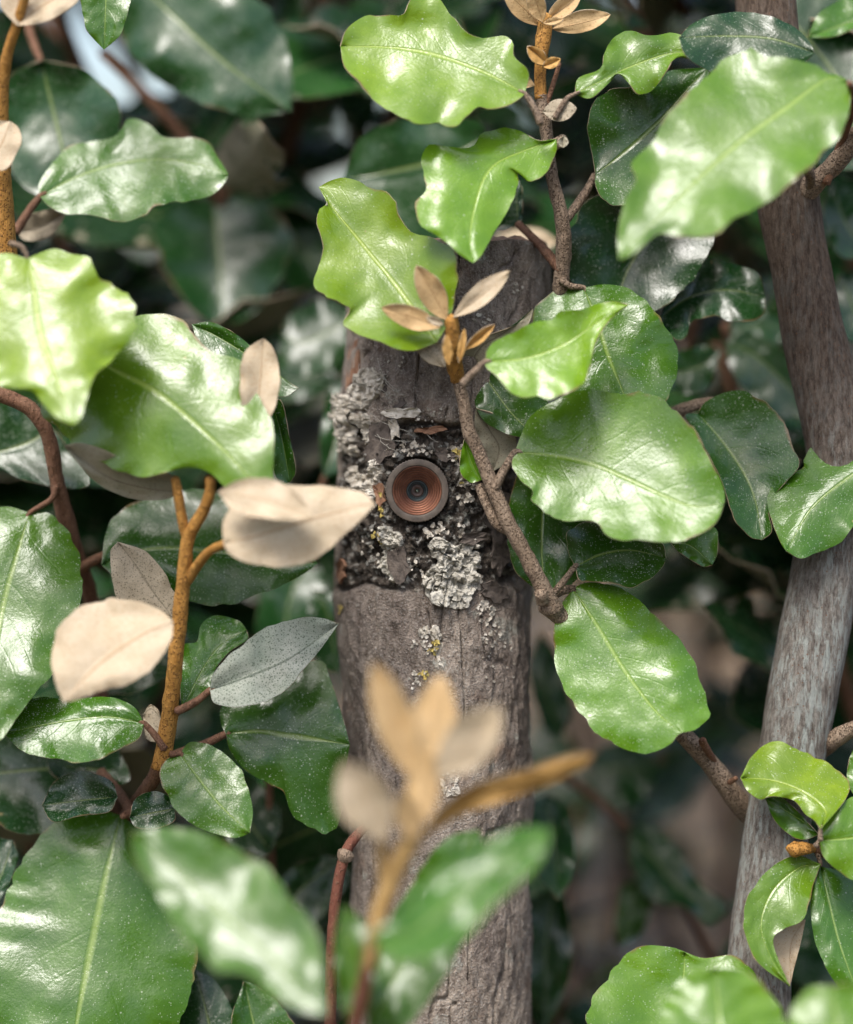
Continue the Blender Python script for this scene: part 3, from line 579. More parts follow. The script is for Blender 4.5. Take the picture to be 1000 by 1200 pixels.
leaf(T, '640,545 636,600 635,650 640,698', '612,552 598,580 596,620 599,655 612,678', '672,555 685,600 685,650 670,685', d=-6, k=.1, cup=.1, col=GG, sc=.3)
leaf(T, '560,428 578,455 600,485 630,514', '556,450 557,470 566,492 588,506 610,512', '585,425 615,440 640,470 645,500', d=0, k=.35, cup=-.1, col=GG, sc=.4)
leaf(T, '563,563 553,542 544,515', '552,566 541,556 539,540', '568,558 562,540 552,522', d=5, k=.1, cup=.4, col=LG, sc=.1, n=18, h=4)
leaf(T, '548,432 565,405 590,390 625,362', '542,412 560,398 585,388 605,380', '560,430 585,412 610,395 622,375', d=4, k=-.6, cup=.3, col=DG, under='olive', face='under', n=22, h=4)
leaf(T, '558,478 575,505 585,525 578,552', '556,500 562,525 570,545', '590,490 606,520 598,540', d=-2, k=-.3, cup=.2, col=DG, under='olive', face='under', n=20, h=4)
leaf(T, '570,425 574,445 566,470', '562,432 558,450 560,462', '584,432 590,450 580,468', d=-3, k=.2, col=GG, n=18, h=4)

# ================================================================== thick stem on the right
T = thing('shrub_stem', 'thick smooth grey-brown bent shrub stem with pale streaks right of the post', 'stem', P(890, 2500, -24))
tube(T, [(893, -90, -13, 35), (897, 0, -13, 35), (908, 100, -13, 35), (924, 235, -12, 36.5), (940, 320, -12, 35), (955, 400, -12, 37), (974, 480, -12, 37), (985, 545, -12, 40), (978, 620, -12, 42), (962, 700, -12, 41), (945, 790, -12, 41), (929, 880, -12, 39.5), (911, 970, -12, 38), (899, 1050, -12, 37), (891, 1130, -12, 38), (888, 1260, -12, 40), (885, 1700, -12, 42), (880, 2600, -13, 48)], 'bark', 'trunk', 30, 16, .035)
tube(T, [(922, 250, -12, 18), (942, 226, -6, 15), (962, 208, -2, 12.5), (985, 185, 2, 11), (1010, 150, 8, 9.5), (1040, 115, 16, 9)], 'twig', 'branch', rough=.12)
tube(T, [(948, 222, -4, 6), (950, 205, 4, 6), (940, 190, 10, 5)], 'twig', 'branch', rough=.1)
tube(T, [(968, 215, 0, 6), (985, 170, 4, 5), (1002, 120, 22, 4.5), (996, 98, 38, 4)], 'brown', 'branch', rough=.1)
tube(T, [(962, 878, -14, 13), (978, 866, -8, 11), (1000, 855, -4, 9.5), (1040, 842, 0, 9)], 'twig', 'branch', rough=.12)
tube(T, [(935, 545, -20, 8), (880, 500, -30, 7), (845, 474, -22, 7), (818, 474, -16, 7), (790, 485, -16, 8), (760, 500, -20, 7)], 'twig', 'branch', rough=.1)
leaf(T, '993,94 968,93 920,128 856,176 800,228 760,268 726,305', '982,88 968,85 956,76 920,68 896,66 877,56 856,66 840,74 824,96 792,124 764,168 741,192 746,212 729,244 724,280', '997,118 985,156 960,184 940,200 904,232 856,260 836,275 800,278 772,274 752,290 740,299',
     d=44, k=.52, kx=.1, cup=.06, wave=.6, wf=3, col=LG, sc=.1, bend=-.2)
leaf(T, '818,484 848,520 872,556 886,590 893,633', '803,487 815,508 836,544 852,580 860,606 878,628', '828,470 856,459 884,464 912,486 930,520 935,548 912,575 901,600 905,622', d=-8, k=.4, cup=.35, wave=.3, col=GG, sc=.5)
leaf(T, '1060,520 1000,556 952,595 922,646', '1030,490 1000,504 960,518 944,536 940,549 916,560 900,584 904,608 914,634', '1050,580 1000,617 984,636 960,648 938,654', d=3, k=.4, kx=.1, cup=-.25, wave=.5, col=MG, sc=.45)
leaf(T, '955,62 905,45 850,42 796,44', '948,48 928,30 896,18 856,14 824,22 806,32', '930,85 885,98 840,88 805,66', d=14, k=.45, cup=-.15, col=DG, sc=.4)
leaf(T, '772,374 805,350 850,340 897,348', '780,358 792,343 824,306 856,309 888,320', '778,384 792,399 804,394 812,377 840,370 856,377 880,376 896,366', d=-22, k=.5, cup=.1, wave=.9, wf=3.5, col=DG, sc=.3)
leaf(T, '1040,10 1000,25 946,44', '1000,-8 984,0 960,16', '1020,25 1000,34 975,43', d=30, k=.3, col=MG, sc=.2)
leaf(T, '1010,200 985,100 925,20 880,-40', '960,190 945,120 890,50', '1060,120 1020,40 960,-40', d=-46, k=.3, cup=.15, col=DG, sc=.3)

# ================================================================== sprig at the lower right
T = thing('leafy_sprig', 'sprig of five curled bright leaves round a golden bud against the grey-brown stem', 'sprig', P(1010, 1040, -6))
tube(T, [(1040, 1090, -14, 7), (1010, 1040, -9, 7), (985, 1010, -4, 6), (962, 998, 0, 6), (955, 992, 1, 6.5)], 'brown', rough=.15)
tube(T, [(954, 994, 2, 5), (944, 995, 4, 7.5), (931, 995, 4, 8.5), (923, 994, 4, 4)], 'gold', 'bud', 12, rough=.22)
leaf(T, '962,972 967,950 940,928 905,915 868,912', '985,945 996,926 992,910 975,897 942,881 910,870 884,883', '955,962 944,954 930,938 905,933 892,936 877,928', d=8, k=.75, cup=-.1, wave=.7, wf=4, col=YG, sc=.2, pet='962,985', pr=3)
leaf(T, '960,978 940,962 897,936', '930,946 910,932', '945,984 928,980 908,962', d=2, k=.2, cup=.2, col=MG, sc=.1, n=20, h=4)
leaf(T, '962,1013 935,1018 905,1045 892,1085 905,1125 926,1156', '935,1003 908,1014 888,1034 873,1062 874,1098 890,1130', '952,1042 944,1074 922,1088 908,1097 908,1112 918,1138', d=8, k=.42, cup=.12, wave=.3, col=LG, sc=.15, pet='958,1000', pr=3)
leaf(T, '944,1078 928,1105 926,1155', '925,1086 908,1098 908,1118', '940,1100 932,1130', d=2, k=.1, cup=.3, face='under', under='cream', n=18, h=4)
leaf(T, '962,1015 972,1060 985,1110 1008,1170', '952,1045 951,1080 962,1120 982,1155', '1000,1030 1025,1080 1028,1130', d=6, k=.42, kx=-.1, cup=-.22, col=MG, sc=.15, pet='960,1003', pr=3)
leaf(T, '961,985 990,983 1050,975', '968,958 985,943 1005,935 1035,945', '965,1003 982,1020 1005,1031 1040,1020', d=12, k=.3, cup=-.2, col=LG, sc=.15, pet='956,992', pr=3)
leaf(T, '1040,930 1010,905 996,888', '1020,940 1000,930 993,910', '1050,900 1030,880 1005,876', d=-4, k=.3, col=LG)
T = thing('leafy_sprig', 'upright broad bright wavy leaf at the foot of the grey-brown stem', 'sprig', P(790, 1330, -4))
tube(T, [(760, 1480, -30, 8), (775, 1380, -8, 7), (790, 1290, 0, 5)], 'brown')
leaf(T, '790,1290 795,1230 800,1170 803,1116', '720,1270 690,1205 700,1166 720,1135 750,1110 785,1110', '880,1280 925,1220 912,1188 898,1160 880,1135 860,1120 825,1123', d=5, k=.5, cup=.1, wave=.8, wf=2, col=LG, sc=.2)
T = thing('leafy_sprig', 'soft blurred green leaf tip in front of the broad wavy leaf', 'sprig', P(850, 1330, 66))
tube(T, [(860, 1400, 60, 7), (850, 1300, 66, 6)], 'brown')
leaf(T, '850,1300 845,1220 838,1135', '785,1260 775,1200 790,1155 815,1138', '915,1260 920,1200 895,1155 865,1137', d=70, k=.45, cup=-.1, col=LG, sc=.1)
T = thing('leafy_sprig', 'soft blurred pale green leaf under the curled sprig', 'sprig', P(1000, 1330, 86))
tube(T, [(1010, 1400, 80, 7), (1000, 1300, 86, 6)], 'brown')
leaf(T, '1010,1300 985,1220 975,1155', '930,1260 922,1200 945,1160', '1070,1260 1060,1200 1015,1155', d=88, k=.45, cup=-.1, col=LG, sc=.1)

# ================================================================== golden shoot on the left
T = thing('leafy_shoot', 'upright golden-brown shoot with cream felted young leaves left of the post', 'shoot', P(150, 955, -12))
tube(T, [(120, 1000, -44, 9), (150, 955, -26, 9), (172, 925, -10, 9), (190, 895, 0, 10)], 'brown', rough=.12)
tube(T, [(188, 900, 0, 10.5), (196, 858, 3, 10.5), (203, 800, 8, 9.5), (209, 740, 12, 9), (215, 680, 16, 8.5), (221, 630, 20, 8), (236, 603, 23, 7), (245, 580, 26, 6.5), (247, 560, 28, 6)], 'gold', rough=.1)
tube(T, [(219, 632, 19, 6), (213, 605, 21, 6), (209, 580, 23, 6), (205, 560, 24, 5)], 'gold', 'side_stem')
tube(T, [(219, 682, 15, 6), (232, 662, 20, 6), (246, 646, 26, 5.5), (264, 637, 32, 5)], 'gold', 'side_stem')
leaf(T, '262,637 300,628 345,614 395,600 440,591', '262,612 278,590 310,574 345,568 390,571 425,577', '270,650 300,662 340,664 368,657 400,630 426,606', d=40, k=.25, kx=.05, cup=-.1, wave=.3, under='cream', face='under', sc=.1)
leaf(T, '256,577 300,584 368,606', '275,565 305,560 335,568 356,588', '275,600 310,607 340,610', d=47, k=.35, cup=.2, under='cream', face='under', n=22)
leaf(T, '298,505 304,460 309,397', '284,480 281,445 285,416 295,404', '317,488 327,458 327,427 318,405', d=24, k=.1, cup=.2, under='cream', face='under', n=22)
leaf(T, '212,577 170,572 125,558 75,522', '200,556 150,540 100,520', '190,586 150,583 110,563', d=20, k=-.4, cup=.1, under='olive', face='under', n=24)
leaf(T, '202,723 178,690 158,660 138,635', '180,722 150,708 138,700 132,680 129,648', '207,700 202,690 192,668 170,646', d=5, k=.1, cup=.12, under='silver', face='under', wave=.2)
leaf(T, '203,728 165,745 115,780 75,823', '184,713 148,703 108,707 74,731 61,763 65,800', '200,752 180,781 148,801 112,812 90,820', d=38, k=.3, cup=-.1, under='cream', face='under', wave=.3)
leaf(T, '169,848 125,840 70,846 4,860', '157,829 130,817 81,819 40,818 20,830', '162,866 135,880 103,892 58,889 27,880', d=5, k=.55, cup=-.1, wave=.5, col=MG, sc=.9, pet='182,862 193,878', pr=4, pm='brown')
leaf(T, '213,832 232,795 255,760 289,738', '211,799 213,758 230,751 236,734 252,722 279,727', '226,830 243,816 252,785 270,763 290,750', d=-2, k=.3, cup=.1, wave=.4, col=MG, sc=.8)
leaf(T, '246,809 297,790 342,770 397,731', '250,790 270,767 306,740 342,725 375,724', '252,824 279,828 315,821 342,803 352,789 375,762', d=6, k=.25, cup=.1, wave=.4, under='grey', face='under', pet='230,822 207,834', pr=4.5, pm='brown')
leaf(T, '265,860 300,857 333,861 370,866 410,873', '259,848 262,826 300,795 350,780 375,775 385,790 402,840', '270,880 288,902 315,920 333,929 342,952 362,967 390,980 400,950 405,905', d=-6, k=.25, cup=-.1, wave=.4, col=GG, sc=.35, pet='240,872 205,885', pr=5, pm='brown')
leaf(T, '211,883 238,919 262,948 293,976', '224,870 252,875 274,893 290,920 296,952', '194,892 188,911 202,943 225,965 252,977 276,982', d=8, k=.4, cup=-.1, wave=.3, col=MG, sc=.9, pet='200,884', pr=4, pm='brown')
leaf(T, '190,845 178,830 168,838', '185,832 176,826', '190,868 172,866', d=-3, k=.2, face='under', under='silver', n=16, h=4)

# ================================================================== brown twig at the far left
T = thing('leafy_twig', 'dark brown bent twig with dark broad leaves behind the golden shoot', 'twig', P(110, 700, -25))
tube(T, [(-40, 440, -6, 10), (0, 462, -8, 9), (34, 478, -8, 9.5), (56, 510, -10, 9), (66, 560, -14, 9), (75, 600, -18, 10), (90, 650, -24, 9), (110, 720, -30, 9), (120, 860, -36, 10), (130, 1000, -40, 11)], 'brown', rough=.12)
tube(T, [(92, 668, -24, 6), (108, 658, -22, 6), (124, 650, -20, 5)], 'brown', 'side_stem')
leaf(T, '119,662 175,643 250,646 372,660', '125,622 144,597 180,582 215,575 290,585 345,625', '150,690 190,703 225,706 261,708 292,701 333,685 360,670', d=-14, k=.4, cup=-.12, wave=.5, col=GG, sc=.6)
leaf(T, '35,601 20,650 2,720 -20,870', '0,594 -50,620 -90,700 -80,800', '58,602 81,625 94,656 96,687 89,716 63,785 27,830 0,868', d=2, k=.42, cup=-.1, wave=.3, col=MG, sc=.35, pet='60,585 66,570', pm='brown')
leaf(T, '60,500 30,520 -40,540', '40,470 0,470', '103,557 81,574 27,562 0,549', d=-30, k=.3, col=DG, sc=.8)
leaf(T, '112,700 160,735 205,790', '80,730 90,790 140,815', '160,705 205,725 225,765', d=-40, k=.3, col=DG, sc=.4)

# ================================================================== orange stem at the upper left
T = thing('leafy_shoot', 'straight orange-brown shoot with pale wavy leaf and bright yellow-green leaf', 'shoot', P(8, 330, -4))
tube(T, [(14, 415, -8, 11), (12, 360, -4, 11), (10, 300, 0, 10.5), (4, 200, 8, 9), (2, 130, 14, 8), (6, 75, 20, 7), (20, 28, 26, 6), (34, -20, 32, 6)], 'gold', rough=.08)
leaf(T, '47,230 90,207 140,191 195,187 235,193 268,205', '47,212 75,176 100,167 135,160 152,141 175,147 192,160 225,161 245,168 256,185', '57,241 75,250 115,253 145,261 170,252 185,240 220,237 245,230 261,217', d=-24, k=.5, cup=-.05, wave=.7, wf=3, col=MG, sc=.5, pet='32,250 18,272', pr=5, pm='brown')
leaf(T, '32,303 40,340 50,400 86,498', '0,298 -40,330 -60,380 -45,430 0,452 36,457 50,472 65,489', '62,292 85,298 105,305 113,324 132,332 150,345 160,370 155,395 140,413 121,431 110,441 102,467 95,490', d=40, k=.42, cup=-.05, wave=.7, wf=3, col=(0.135, 0.24, 0.006), sc=.05, pet='26,290 12,285')
leaf(T, '95,405 130,431 185,460 230,497 279,545 317,592', '130,380 162,370 189,368 216,378 234,400 252,415 283,422 294,445 310,476 320,503 320,560', '55,440 50,480 63,498 85,525 135,548 157,559 180,557 216,548 243,552 270,575 296,588', d=27, k=.3, kx=.12, cup=-.18, wave=.7, wf=2.4, col=LG, sc=.12, pet='60,380 20,360')
leaf(T, '225,380 265,400 350,455', '250,378 285,398 335,446', '240,420 290,450 330,465', d=5, k=.3, col=GG, sc=.3)
leaf(T, '318,470 330,510 340,565', '318,500 318,540 328,568', '330,470 338,505 347,550', d=-4, k=.1, cup=.4, col=GG, sc=.2, n=22)
leaf(T, '20,30 45,10 90,-15', '0,5 10,-25 50,-40', '42,28 65,20 92,0', d=26, k=.2, face='under', under='cream', n=22)
leaf(T, '-20,190 0,172 12,142', '-30,160 -15,142', '5,200 24,170 22,150', d=22, k=.2, face='under', under='cream', n=20)
leaf(T, '125,-60 124,0 122,58', '90,-40 95,5 102,35', '165,-40 153,5 141,40', d=5, k=.1, cup=.1, col=MG, sc=.3, pet='80,-60 40,-40')
leaf(T, '20,270 45,268 80,246', '35,252 60,245', '30,282 60,276', d=-28, k=-.1, col=DG, face='under', under='silver', n=18)

# ================================================================== bottom left
T = thing('leafy_sprig', 'large glossy bottom leaf with pale midrib hanging below three small dark leaves', 'sprig', P(150, 940, -16))
tube(T, [(118, 905, -24, 6), (140, 930, -16, 6), (152, 950, -9, 6), (144, 957, -4, 4)], 'brown', rough=.12)
leaf(T, '142,956 134,985 121,1040 108,1105 94,1177 80,1260', '118,949 90,951 58,970 27,1010 0,1060 -35,1110 -20,1190 30,1245', '158,968 195,1000 228,1050 232,1090 230,1123 225,1163 207,1200 150,1250', d=-2, k=.34, kx=-.06, cup=-.12, wave=.5, wf=2, col=MG, sc=.2)
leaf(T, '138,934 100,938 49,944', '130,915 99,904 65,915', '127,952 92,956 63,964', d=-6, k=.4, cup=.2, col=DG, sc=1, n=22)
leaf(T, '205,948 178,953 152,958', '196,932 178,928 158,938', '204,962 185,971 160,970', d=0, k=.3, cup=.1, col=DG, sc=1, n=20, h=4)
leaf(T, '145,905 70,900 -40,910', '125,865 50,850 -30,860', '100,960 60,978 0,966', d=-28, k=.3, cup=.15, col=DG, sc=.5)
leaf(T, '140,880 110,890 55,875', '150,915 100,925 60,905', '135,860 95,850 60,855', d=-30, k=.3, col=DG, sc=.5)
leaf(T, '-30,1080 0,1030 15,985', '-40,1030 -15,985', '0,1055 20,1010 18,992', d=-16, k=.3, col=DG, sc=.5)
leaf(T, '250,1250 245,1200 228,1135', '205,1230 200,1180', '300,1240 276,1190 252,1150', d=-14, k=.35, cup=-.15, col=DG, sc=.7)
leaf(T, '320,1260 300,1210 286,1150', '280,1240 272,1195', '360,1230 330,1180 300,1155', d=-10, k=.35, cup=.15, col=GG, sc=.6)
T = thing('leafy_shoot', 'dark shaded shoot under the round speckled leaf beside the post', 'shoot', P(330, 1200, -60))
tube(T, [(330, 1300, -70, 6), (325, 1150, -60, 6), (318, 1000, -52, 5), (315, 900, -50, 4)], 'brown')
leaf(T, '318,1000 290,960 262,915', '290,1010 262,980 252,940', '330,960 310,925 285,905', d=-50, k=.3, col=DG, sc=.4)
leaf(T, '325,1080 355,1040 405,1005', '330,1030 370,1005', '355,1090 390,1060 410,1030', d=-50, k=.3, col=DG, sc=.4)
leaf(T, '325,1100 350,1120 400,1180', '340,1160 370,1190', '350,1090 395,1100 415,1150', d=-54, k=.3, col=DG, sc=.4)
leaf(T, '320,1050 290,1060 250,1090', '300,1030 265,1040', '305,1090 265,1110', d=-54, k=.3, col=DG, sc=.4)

# ================================================================== foreground shoot and its neighbours
T = thing('leafy_shoot', 'out-of-focus golden shoot tip with cream buds standing in front of the post', 'shoot', P(405, 1260, 100))
tube(T, [(395, 1420, 84, 8), (408, 1280, 94, 8), (417, 1200, 98, 8), (432, 1128, 101, 8.5)], 'red')
tube(T, [(431, 1135, 101, 9), (446, 1068, 104, 10.5), (466, 1015, 106, 12), (484, 978, 108, 11), (486, 930, 108, 11), (490, 890, 108, 9)], 'pale')
tube(T, [(452, 1050, 105, 6), (448, 1005, 108, 6), (448, 975, 110, 6)], 'pale', 'side_stem')
for b, t, w, dd, dt, u in [((487, 915), (438, 775), 46, 110, 6, 'tan'), ((497, 900), (518, 790), 52, 106, -4, 'tan'), ((512, 912), (587, 828), 58, 114, 8, 'cream'), ((452, 985), (402, 893), 62, 116, 8, 'cream'),
                           ((488, 985), (468, 930), 30, 114, 4, 'tan'), ((500, 965), (497, 870), 34, 112, 2, 'tan')]:
    small(T, b, t, w, dd, dt, face='under', under=u, cup=.2, k=.1)
leaf(T, '490,988 540,940 600,920 697,884', '520,945 560,918 620,900 670,884', '530,960 580,942 640,920 680,900', d=92, k=-.5, kx=.05, cup=.2, under='gold', face='under', wave=.1)
leaf(T, '432,1098 480,1095 540,1050 600,1005 648,972', '450,1085 476,1066 516,1016 560,990 612,970', '460,1125 490,1128 530,1112 580,1060 632,1012', d=128, k=.56, cup=.1, wave=.4, col=MG, sc=.15, pet='428,1140 424,1180', pm='red', under='silver')
leaf(T, '430,1215 470,1130 520,1040 562,972', '440,1120 480,1040 520,985', '480,1200 530,1130 570,1040', d=70, k=.35, cup=.1, col=MG, sc=.15)
leaf(T, '425,1200 412,1140 402,1060', '400,1180 392,1110', '440,1160 432,1090', d=92, k=.3, col=MG, sc=.1, n=22)
T = thing('leafy_sprig', 'out-of-focus wavy green leaf with pale sheen overhanging the large bottom leaf', 'sprig', P(400, 1260, 92))
tube(T, [(420, 1330, 88, 6), (402, 1250, 92, 5), (383, 1190, 96, 4)], 'red')
leaf(T, '383,1190 335,1140 280,1090 215,1030 154,975', '380,1155 378,1118 362,1074 333,1044 315,1018 279,996 243,979 200,970', '351,1184 315,1168 288,1142 252,1137 234,1118 207,1087 180,1042 160,1010', d=95, k=.5, kx=.08, cup=.1, wave=.7, wf=3, col=MG, sc=.1)
T = thing('bare_twig', 'thin bare reddish twig with a pale node beside the post', 'twig', P(385, 1300, 14))
tube(T, [(383, 1330, 6, 7), (387, 1200, 8, 7), (389, 1120, 9, 7), (394, 1050, 9, 6.5), (404, 1003, 8, 6.5), (416, 982, 6, 6), (432, 965, 2, 5)], 'red', rough=.07)
tube(T, [(405, 1008, 8, 8), (404, 1003, 8.5, 9.5), (406, 998, 8, 8)], 'twig', 'node', rough=.25)

# ================================================================== shaded shoots close behind, leaf by leaf
def shoot(label, stem, mat='brown', name='leafy_shoot'):
    t = thing(name, label, 'shoot', P(*stem[0][:3])); tube(t, stem, mat); return t
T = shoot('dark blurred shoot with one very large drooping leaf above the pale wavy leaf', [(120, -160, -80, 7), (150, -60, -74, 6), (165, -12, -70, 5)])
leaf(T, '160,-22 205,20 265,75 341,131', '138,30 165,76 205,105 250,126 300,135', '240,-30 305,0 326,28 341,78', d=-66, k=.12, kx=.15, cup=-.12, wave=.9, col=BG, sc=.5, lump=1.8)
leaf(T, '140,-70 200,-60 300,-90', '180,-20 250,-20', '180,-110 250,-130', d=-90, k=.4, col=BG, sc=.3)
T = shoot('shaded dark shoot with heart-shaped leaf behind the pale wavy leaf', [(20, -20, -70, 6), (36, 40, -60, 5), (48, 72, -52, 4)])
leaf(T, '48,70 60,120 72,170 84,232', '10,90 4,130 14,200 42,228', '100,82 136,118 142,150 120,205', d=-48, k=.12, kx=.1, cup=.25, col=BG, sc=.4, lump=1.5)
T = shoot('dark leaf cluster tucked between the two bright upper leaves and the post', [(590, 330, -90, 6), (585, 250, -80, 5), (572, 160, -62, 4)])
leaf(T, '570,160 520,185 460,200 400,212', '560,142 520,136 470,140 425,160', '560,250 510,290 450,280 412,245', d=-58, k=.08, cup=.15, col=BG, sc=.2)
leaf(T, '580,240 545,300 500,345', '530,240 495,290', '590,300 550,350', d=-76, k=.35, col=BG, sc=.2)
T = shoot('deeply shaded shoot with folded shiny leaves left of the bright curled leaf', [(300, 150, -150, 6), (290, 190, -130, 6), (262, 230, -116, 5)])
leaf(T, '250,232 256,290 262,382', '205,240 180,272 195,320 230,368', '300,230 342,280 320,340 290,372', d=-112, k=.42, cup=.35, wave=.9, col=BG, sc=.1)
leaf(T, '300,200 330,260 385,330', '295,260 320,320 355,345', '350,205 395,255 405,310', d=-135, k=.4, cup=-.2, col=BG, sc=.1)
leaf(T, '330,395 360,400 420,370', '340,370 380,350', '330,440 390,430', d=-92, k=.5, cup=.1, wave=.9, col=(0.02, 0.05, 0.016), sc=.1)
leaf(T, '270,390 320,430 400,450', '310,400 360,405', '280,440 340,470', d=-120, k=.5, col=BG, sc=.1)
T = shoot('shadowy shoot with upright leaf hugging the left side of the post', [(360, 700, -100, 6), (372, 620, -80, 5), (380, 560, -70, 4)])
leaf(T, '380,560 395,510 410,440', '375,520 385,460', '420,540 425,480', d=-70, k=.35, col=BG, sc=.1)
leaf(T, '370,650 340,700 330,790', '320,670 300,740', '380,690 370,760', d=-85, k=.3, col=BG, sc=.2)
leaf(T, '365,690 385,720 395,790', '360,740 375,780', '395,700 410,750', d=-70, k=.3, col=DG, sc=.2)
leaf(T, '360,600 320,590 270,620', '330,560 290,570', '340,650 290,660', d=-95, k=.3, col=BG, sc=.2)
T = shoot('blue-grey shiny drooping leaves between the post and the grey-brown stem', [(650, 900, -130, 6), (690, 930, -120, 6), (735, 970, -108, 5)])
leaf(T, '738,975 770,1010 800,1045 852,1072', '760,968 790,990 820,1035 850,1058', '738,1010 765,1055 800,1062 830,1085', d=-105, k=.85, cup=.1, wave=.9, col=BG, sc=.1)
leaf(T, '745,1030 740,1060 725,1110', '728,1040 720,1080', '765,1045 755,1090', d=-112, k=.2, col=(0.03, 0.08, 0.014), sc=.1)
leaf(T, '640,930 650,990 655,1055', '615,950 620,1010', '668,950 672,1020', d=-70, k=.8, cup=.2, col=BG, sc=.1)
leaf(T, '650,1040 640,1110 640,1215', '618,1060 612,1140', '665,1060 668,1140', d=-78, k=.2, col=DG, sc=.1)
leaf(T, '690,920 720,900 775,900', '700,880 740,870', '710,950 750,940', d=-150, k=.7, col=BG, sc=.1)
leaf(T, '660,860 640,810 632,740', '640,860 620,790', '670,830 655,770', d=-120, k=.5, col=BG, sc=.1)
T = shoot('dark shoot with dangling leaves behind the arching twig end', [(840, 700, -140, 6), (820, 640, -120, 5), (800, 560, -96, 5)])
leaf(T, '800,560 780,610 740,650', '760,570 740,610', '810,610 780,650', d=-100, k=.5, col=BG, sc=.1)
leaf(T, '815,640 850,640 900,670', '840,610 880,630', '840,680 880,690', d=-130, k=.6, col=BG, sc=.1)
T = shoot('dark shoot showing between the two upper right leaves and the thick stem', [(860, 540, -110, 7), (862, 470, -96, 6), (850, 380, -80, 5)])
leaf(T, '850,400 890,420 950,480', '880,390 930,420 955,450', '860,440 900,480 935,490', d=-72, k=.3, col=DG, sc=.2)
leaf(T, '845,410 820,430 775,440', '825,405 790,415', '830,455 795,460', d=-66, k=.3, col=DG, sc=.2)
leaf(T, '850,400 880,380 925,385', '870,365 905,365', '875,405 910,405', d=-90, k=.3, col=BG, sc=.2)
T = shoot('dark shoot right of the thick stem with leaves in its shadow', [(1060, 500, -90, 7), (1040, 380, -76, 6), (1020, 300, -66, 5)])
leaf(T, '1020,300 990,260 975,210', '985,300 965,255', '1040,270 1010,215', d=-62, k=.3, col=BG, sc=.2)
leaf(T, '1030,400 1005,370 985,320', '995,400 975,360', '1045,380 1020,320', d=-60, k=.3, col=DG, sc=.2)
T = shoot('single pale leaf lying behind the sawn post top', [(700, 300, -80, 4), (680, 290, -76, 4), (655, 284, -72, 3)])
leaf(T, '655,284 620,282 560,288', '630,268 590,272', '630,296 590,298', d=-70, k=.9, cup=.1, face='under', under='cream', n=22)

# ================================================================== thicket behind: look-alike shoots placed by rule
rr = random.Random(5)
def clear(x, y): return (650 < x < 880 and 640 < y < 1130) or (90 < x < 200 and 255 < y < 345) or (60 < x < 120 and 55 < y < 120) or (330 < x < 430 and 110 < y < 200)
def zone(x, y):
    if x < 395: return ('behind the orange-brown shoot and its wavy leaf' if y < 560 else 'behind the golden shoot and its cream leaves')
    if x < 640: return 'above and behind the sawn post top' if y < 330 else None
    if x < 890: return 'behind the broad leaves of the arching twig' if y < 650 else 'low between the post and the thick stem'
    return 'beyond the thick grey-brown stem'
for d in (-115, -160, -215, -285):
    x = -230+rr.uniform(0, 120)
    while x < 1230:
        y = -200+rr.uniform(0, 150)
        while y < 1400:
            px, py = x+rr.uniform(-110, 110), y+rr.uniform(-110, 110); dd = d+rr.uniform(-25, 25)
            y += 285*rr.uniform(.85, 1.2); z_ = zone(px, py)
            if clear(px, py) or z_ is None: continue
            a = P(px, py, dd); L = rr.uniform(.09, .16); dr = np.array([rr.uniform(-.5, .5), rr.uniform(-.4, .2), rr.uniform(.4, 1)]); dr /= np.linalg.norm(dr)
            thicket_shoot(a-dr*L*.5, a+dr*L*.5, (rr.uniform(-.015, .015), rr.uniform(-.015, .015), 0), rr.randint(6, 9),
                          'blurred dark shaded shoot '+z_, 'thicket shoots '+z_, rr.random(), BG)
        x += 285*rr.uniform(.8, 1.15)
for i, (px, py, dd, nl) in enumerate([(695, 1010, -300, 4), (760, 1120, -340, 4), (845, 760, -400, 3)]):
    a = P(px, py, dd); dr = np.array([rr.uniform(-.6, .6), 0, 1.]); gap_on[0] = False
    thicket_shoot(a-dr*.07, a+dr*.06, (.012, 0, 0), nl, 'sparse blurred shoot hanging over the brown litter between post and thick stem', 'sparse shoots over the litter', i, BG, face=(0, -.5, .9))
gap_on[0] = True
for i, (x0, y0, x1, y1, dd, r_) in enumerate([(352, 40, 345, 330, -330, 9), (412, 60, 398, 330, -260, 7), (190, 230, 250, 420, -220, 7), (640, 1250, 690, 560, -330, 8), (870, 1250, 800, 600, -420, 8), (720, 1250, 770, 640, -520, 10)]):
    t_ = thing('bare_twig', ['blurred upright brown twig in the bright gap beside the dark drooping leaf', 'thin blurred brown twig nearest the bright curled leaf above the post', 'slanting brown twig in the shade under the pale wavy leaf',
        'slanting blurred brown twig right beside the post', 'slanting blurred twig close to the thick grey-brown stem', 'faint distant twig over the litter between post and thick stem'][i], 'twig', P(x1, y1, dd))
    tube(t_, [(x0, y0, dd, r_), ((x0+x1)/2+14, (y0+y1)/2, dd-6, r_*1.1), (x1, y1, dd, r_*1.2)], 'brown', rough=.15)
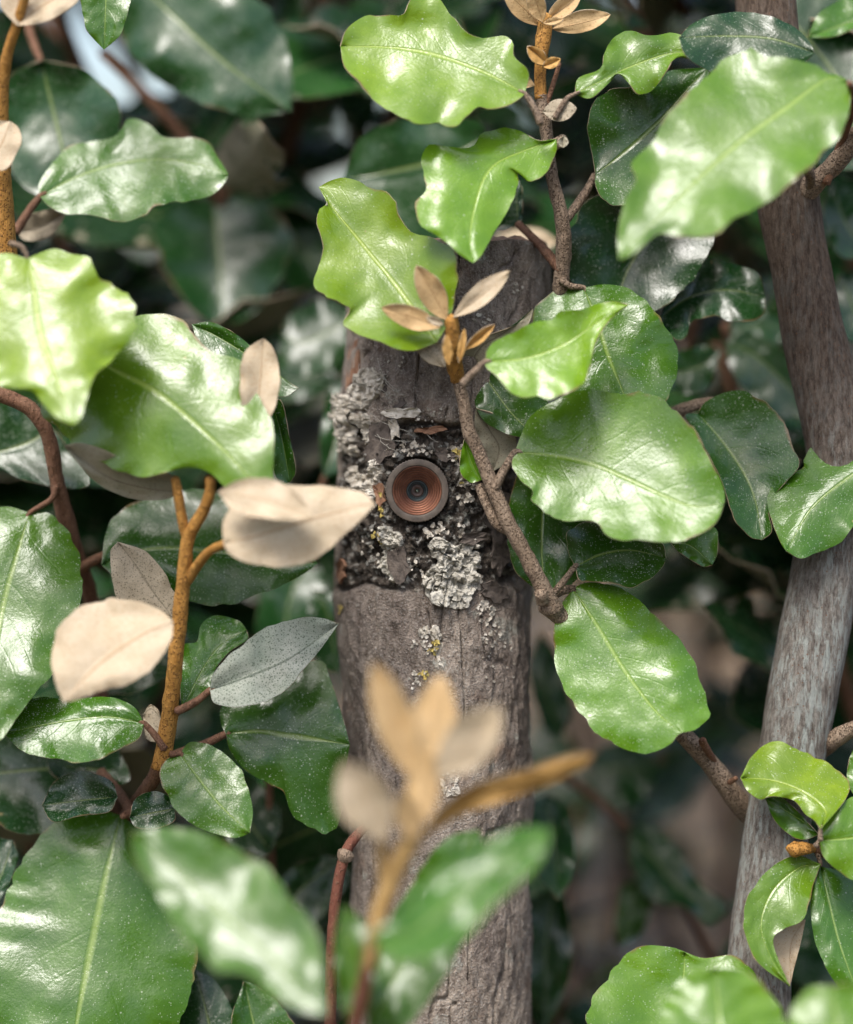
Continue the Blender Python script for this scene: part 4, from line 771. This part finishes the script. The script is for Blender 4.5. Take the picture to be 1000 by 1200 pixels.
# far foliage of the hedge: one mass nobody could count
def mass(name, n, box, label, seed, keep=lambda x, y, z: True, L0=.05, L1=.085):
    r = np.random.RandomState(seed); V = []; F = []
    while len(F) < n*4:
        p = np.array([r.uniform(*b) for b in box])
        if not keep(*p): continue
        L = r.uniform(L0, L1); a = r.uniform(0, 6.28); x = np.array([math.cos(a), math.sin(a)*.7, r.uniform(-.8, .3)]); x /= np.linalg.norm(x)
        z = np.array([0, -.5, .8])+r.randn(3)*.5; z -= x*np.dot(x, z); z /= np.linalg.norm(z); y = np.cross(z, x); o = len(V); w = L*.26
        V += [p, p+x*L*.33+y*w+z*.006, p+x*L*.36-z*.002, p+x*L*.33-y*w+z*.006, p+x*L*.72+y*w*.8+z*.004, p+x*L*.75-z*.005, p+x*L*.72-y*w*.8+z*.004, p+x*L-z*.014]
        F += [(o, o+2, o+1), (o, o+3, o+2), (o+1, o+2, o+5, o+4), (o+2, o+3, o+6, o+5), (o+4, o+5, o+7), (o+5, o+6, o+7)]
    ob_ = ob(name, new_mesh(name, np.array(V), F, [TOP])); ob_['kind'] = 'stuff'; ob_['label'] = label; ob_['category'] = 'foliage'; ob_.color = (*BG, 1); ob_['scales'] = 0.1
    return ob_
def keep_far(x, y, z):
    D = (np.array([x, y, z])-CAM); t = np.dot(D, FWD); px = 500+np.dot(D, RT)/t*D0/FW*1000; py = 600-np.dot(D, UP)/t*D0/FW*1000
    if 655 < px < 880 and 650 < py < 1150: return RNG.rand() < .03
    if (20 < px < 235 and 0 < py < 165) or (335 < px < 432 and 115 < py < 205): return False
    return RNG.rand() < (0.35 if z < .25 else 1)
mass('foliage_mass', 6000, ((-1.5, 1.5), (.33, 1.5), (.05, 1.25)), 'dim mass of small dark leaves filling the hedge behind', 31, keep_far)
mass('foliage_mass', 600, ((-1.1, 1.1), (.05, .8), (.74, 1.2)), 'unseen hedge top added overhead to shade the leaves behind', 32)  # out-of-view canopy added to block sky light from the thicket
mass('foliage_mass', 2600, ((-6, 6), (-5.5, -4), (.0, 2.3)), 'added dark foliage bank behind the camera for darker leaf reflections', 33, L0=.2, L1=.34)  # invented bank out of view, keeps bright horizon out of leaf reflections
def litter(n):
    r = np.random.RandomState(77); V = []; F = []
    for _ in range(n):
        p = np.array([r.uniform(-1.2, 1.2), r.uniform(-.2, 4.5), .012]); p[2] += 0.02*r.rand(); L = r.uniform(.04, .08); a = r.rand()*6.28
        x = np.array([math.cos(a), math.sin(a), r.randn()*.2]); y = np.array([-math.sin(a), math.cos(a), r.randn()*.2]); o = len(V)
        V += [p, p+x*L*.35+y*L*.24+[0, 0, .008], p+x*L*.75+y*L*.18+[0, 0, .008], p+x*L, p+x*L*.7-y*L*.2+[0, 0, .006], p+x*L*.3-y*L*.22+[0, 0, .008]]
        F += [(o, o+1, o+2, o+3), (o, o+3, o+4, o+5)]
    m = simple('dry_leaf_litter', (0.085, 0.05, 0.028), (0.40, 0.29, 0.18), 9, 0.8, 0.2)
    q = ob('leaf_litter', new_mesh('leaf_litter', np.array(V), F, [m])); q['kind'] = 'stuff'; q['label'] = 'dry brown fallen leaves covering the ground'; q['category'] = 'litter'
litter(3500)
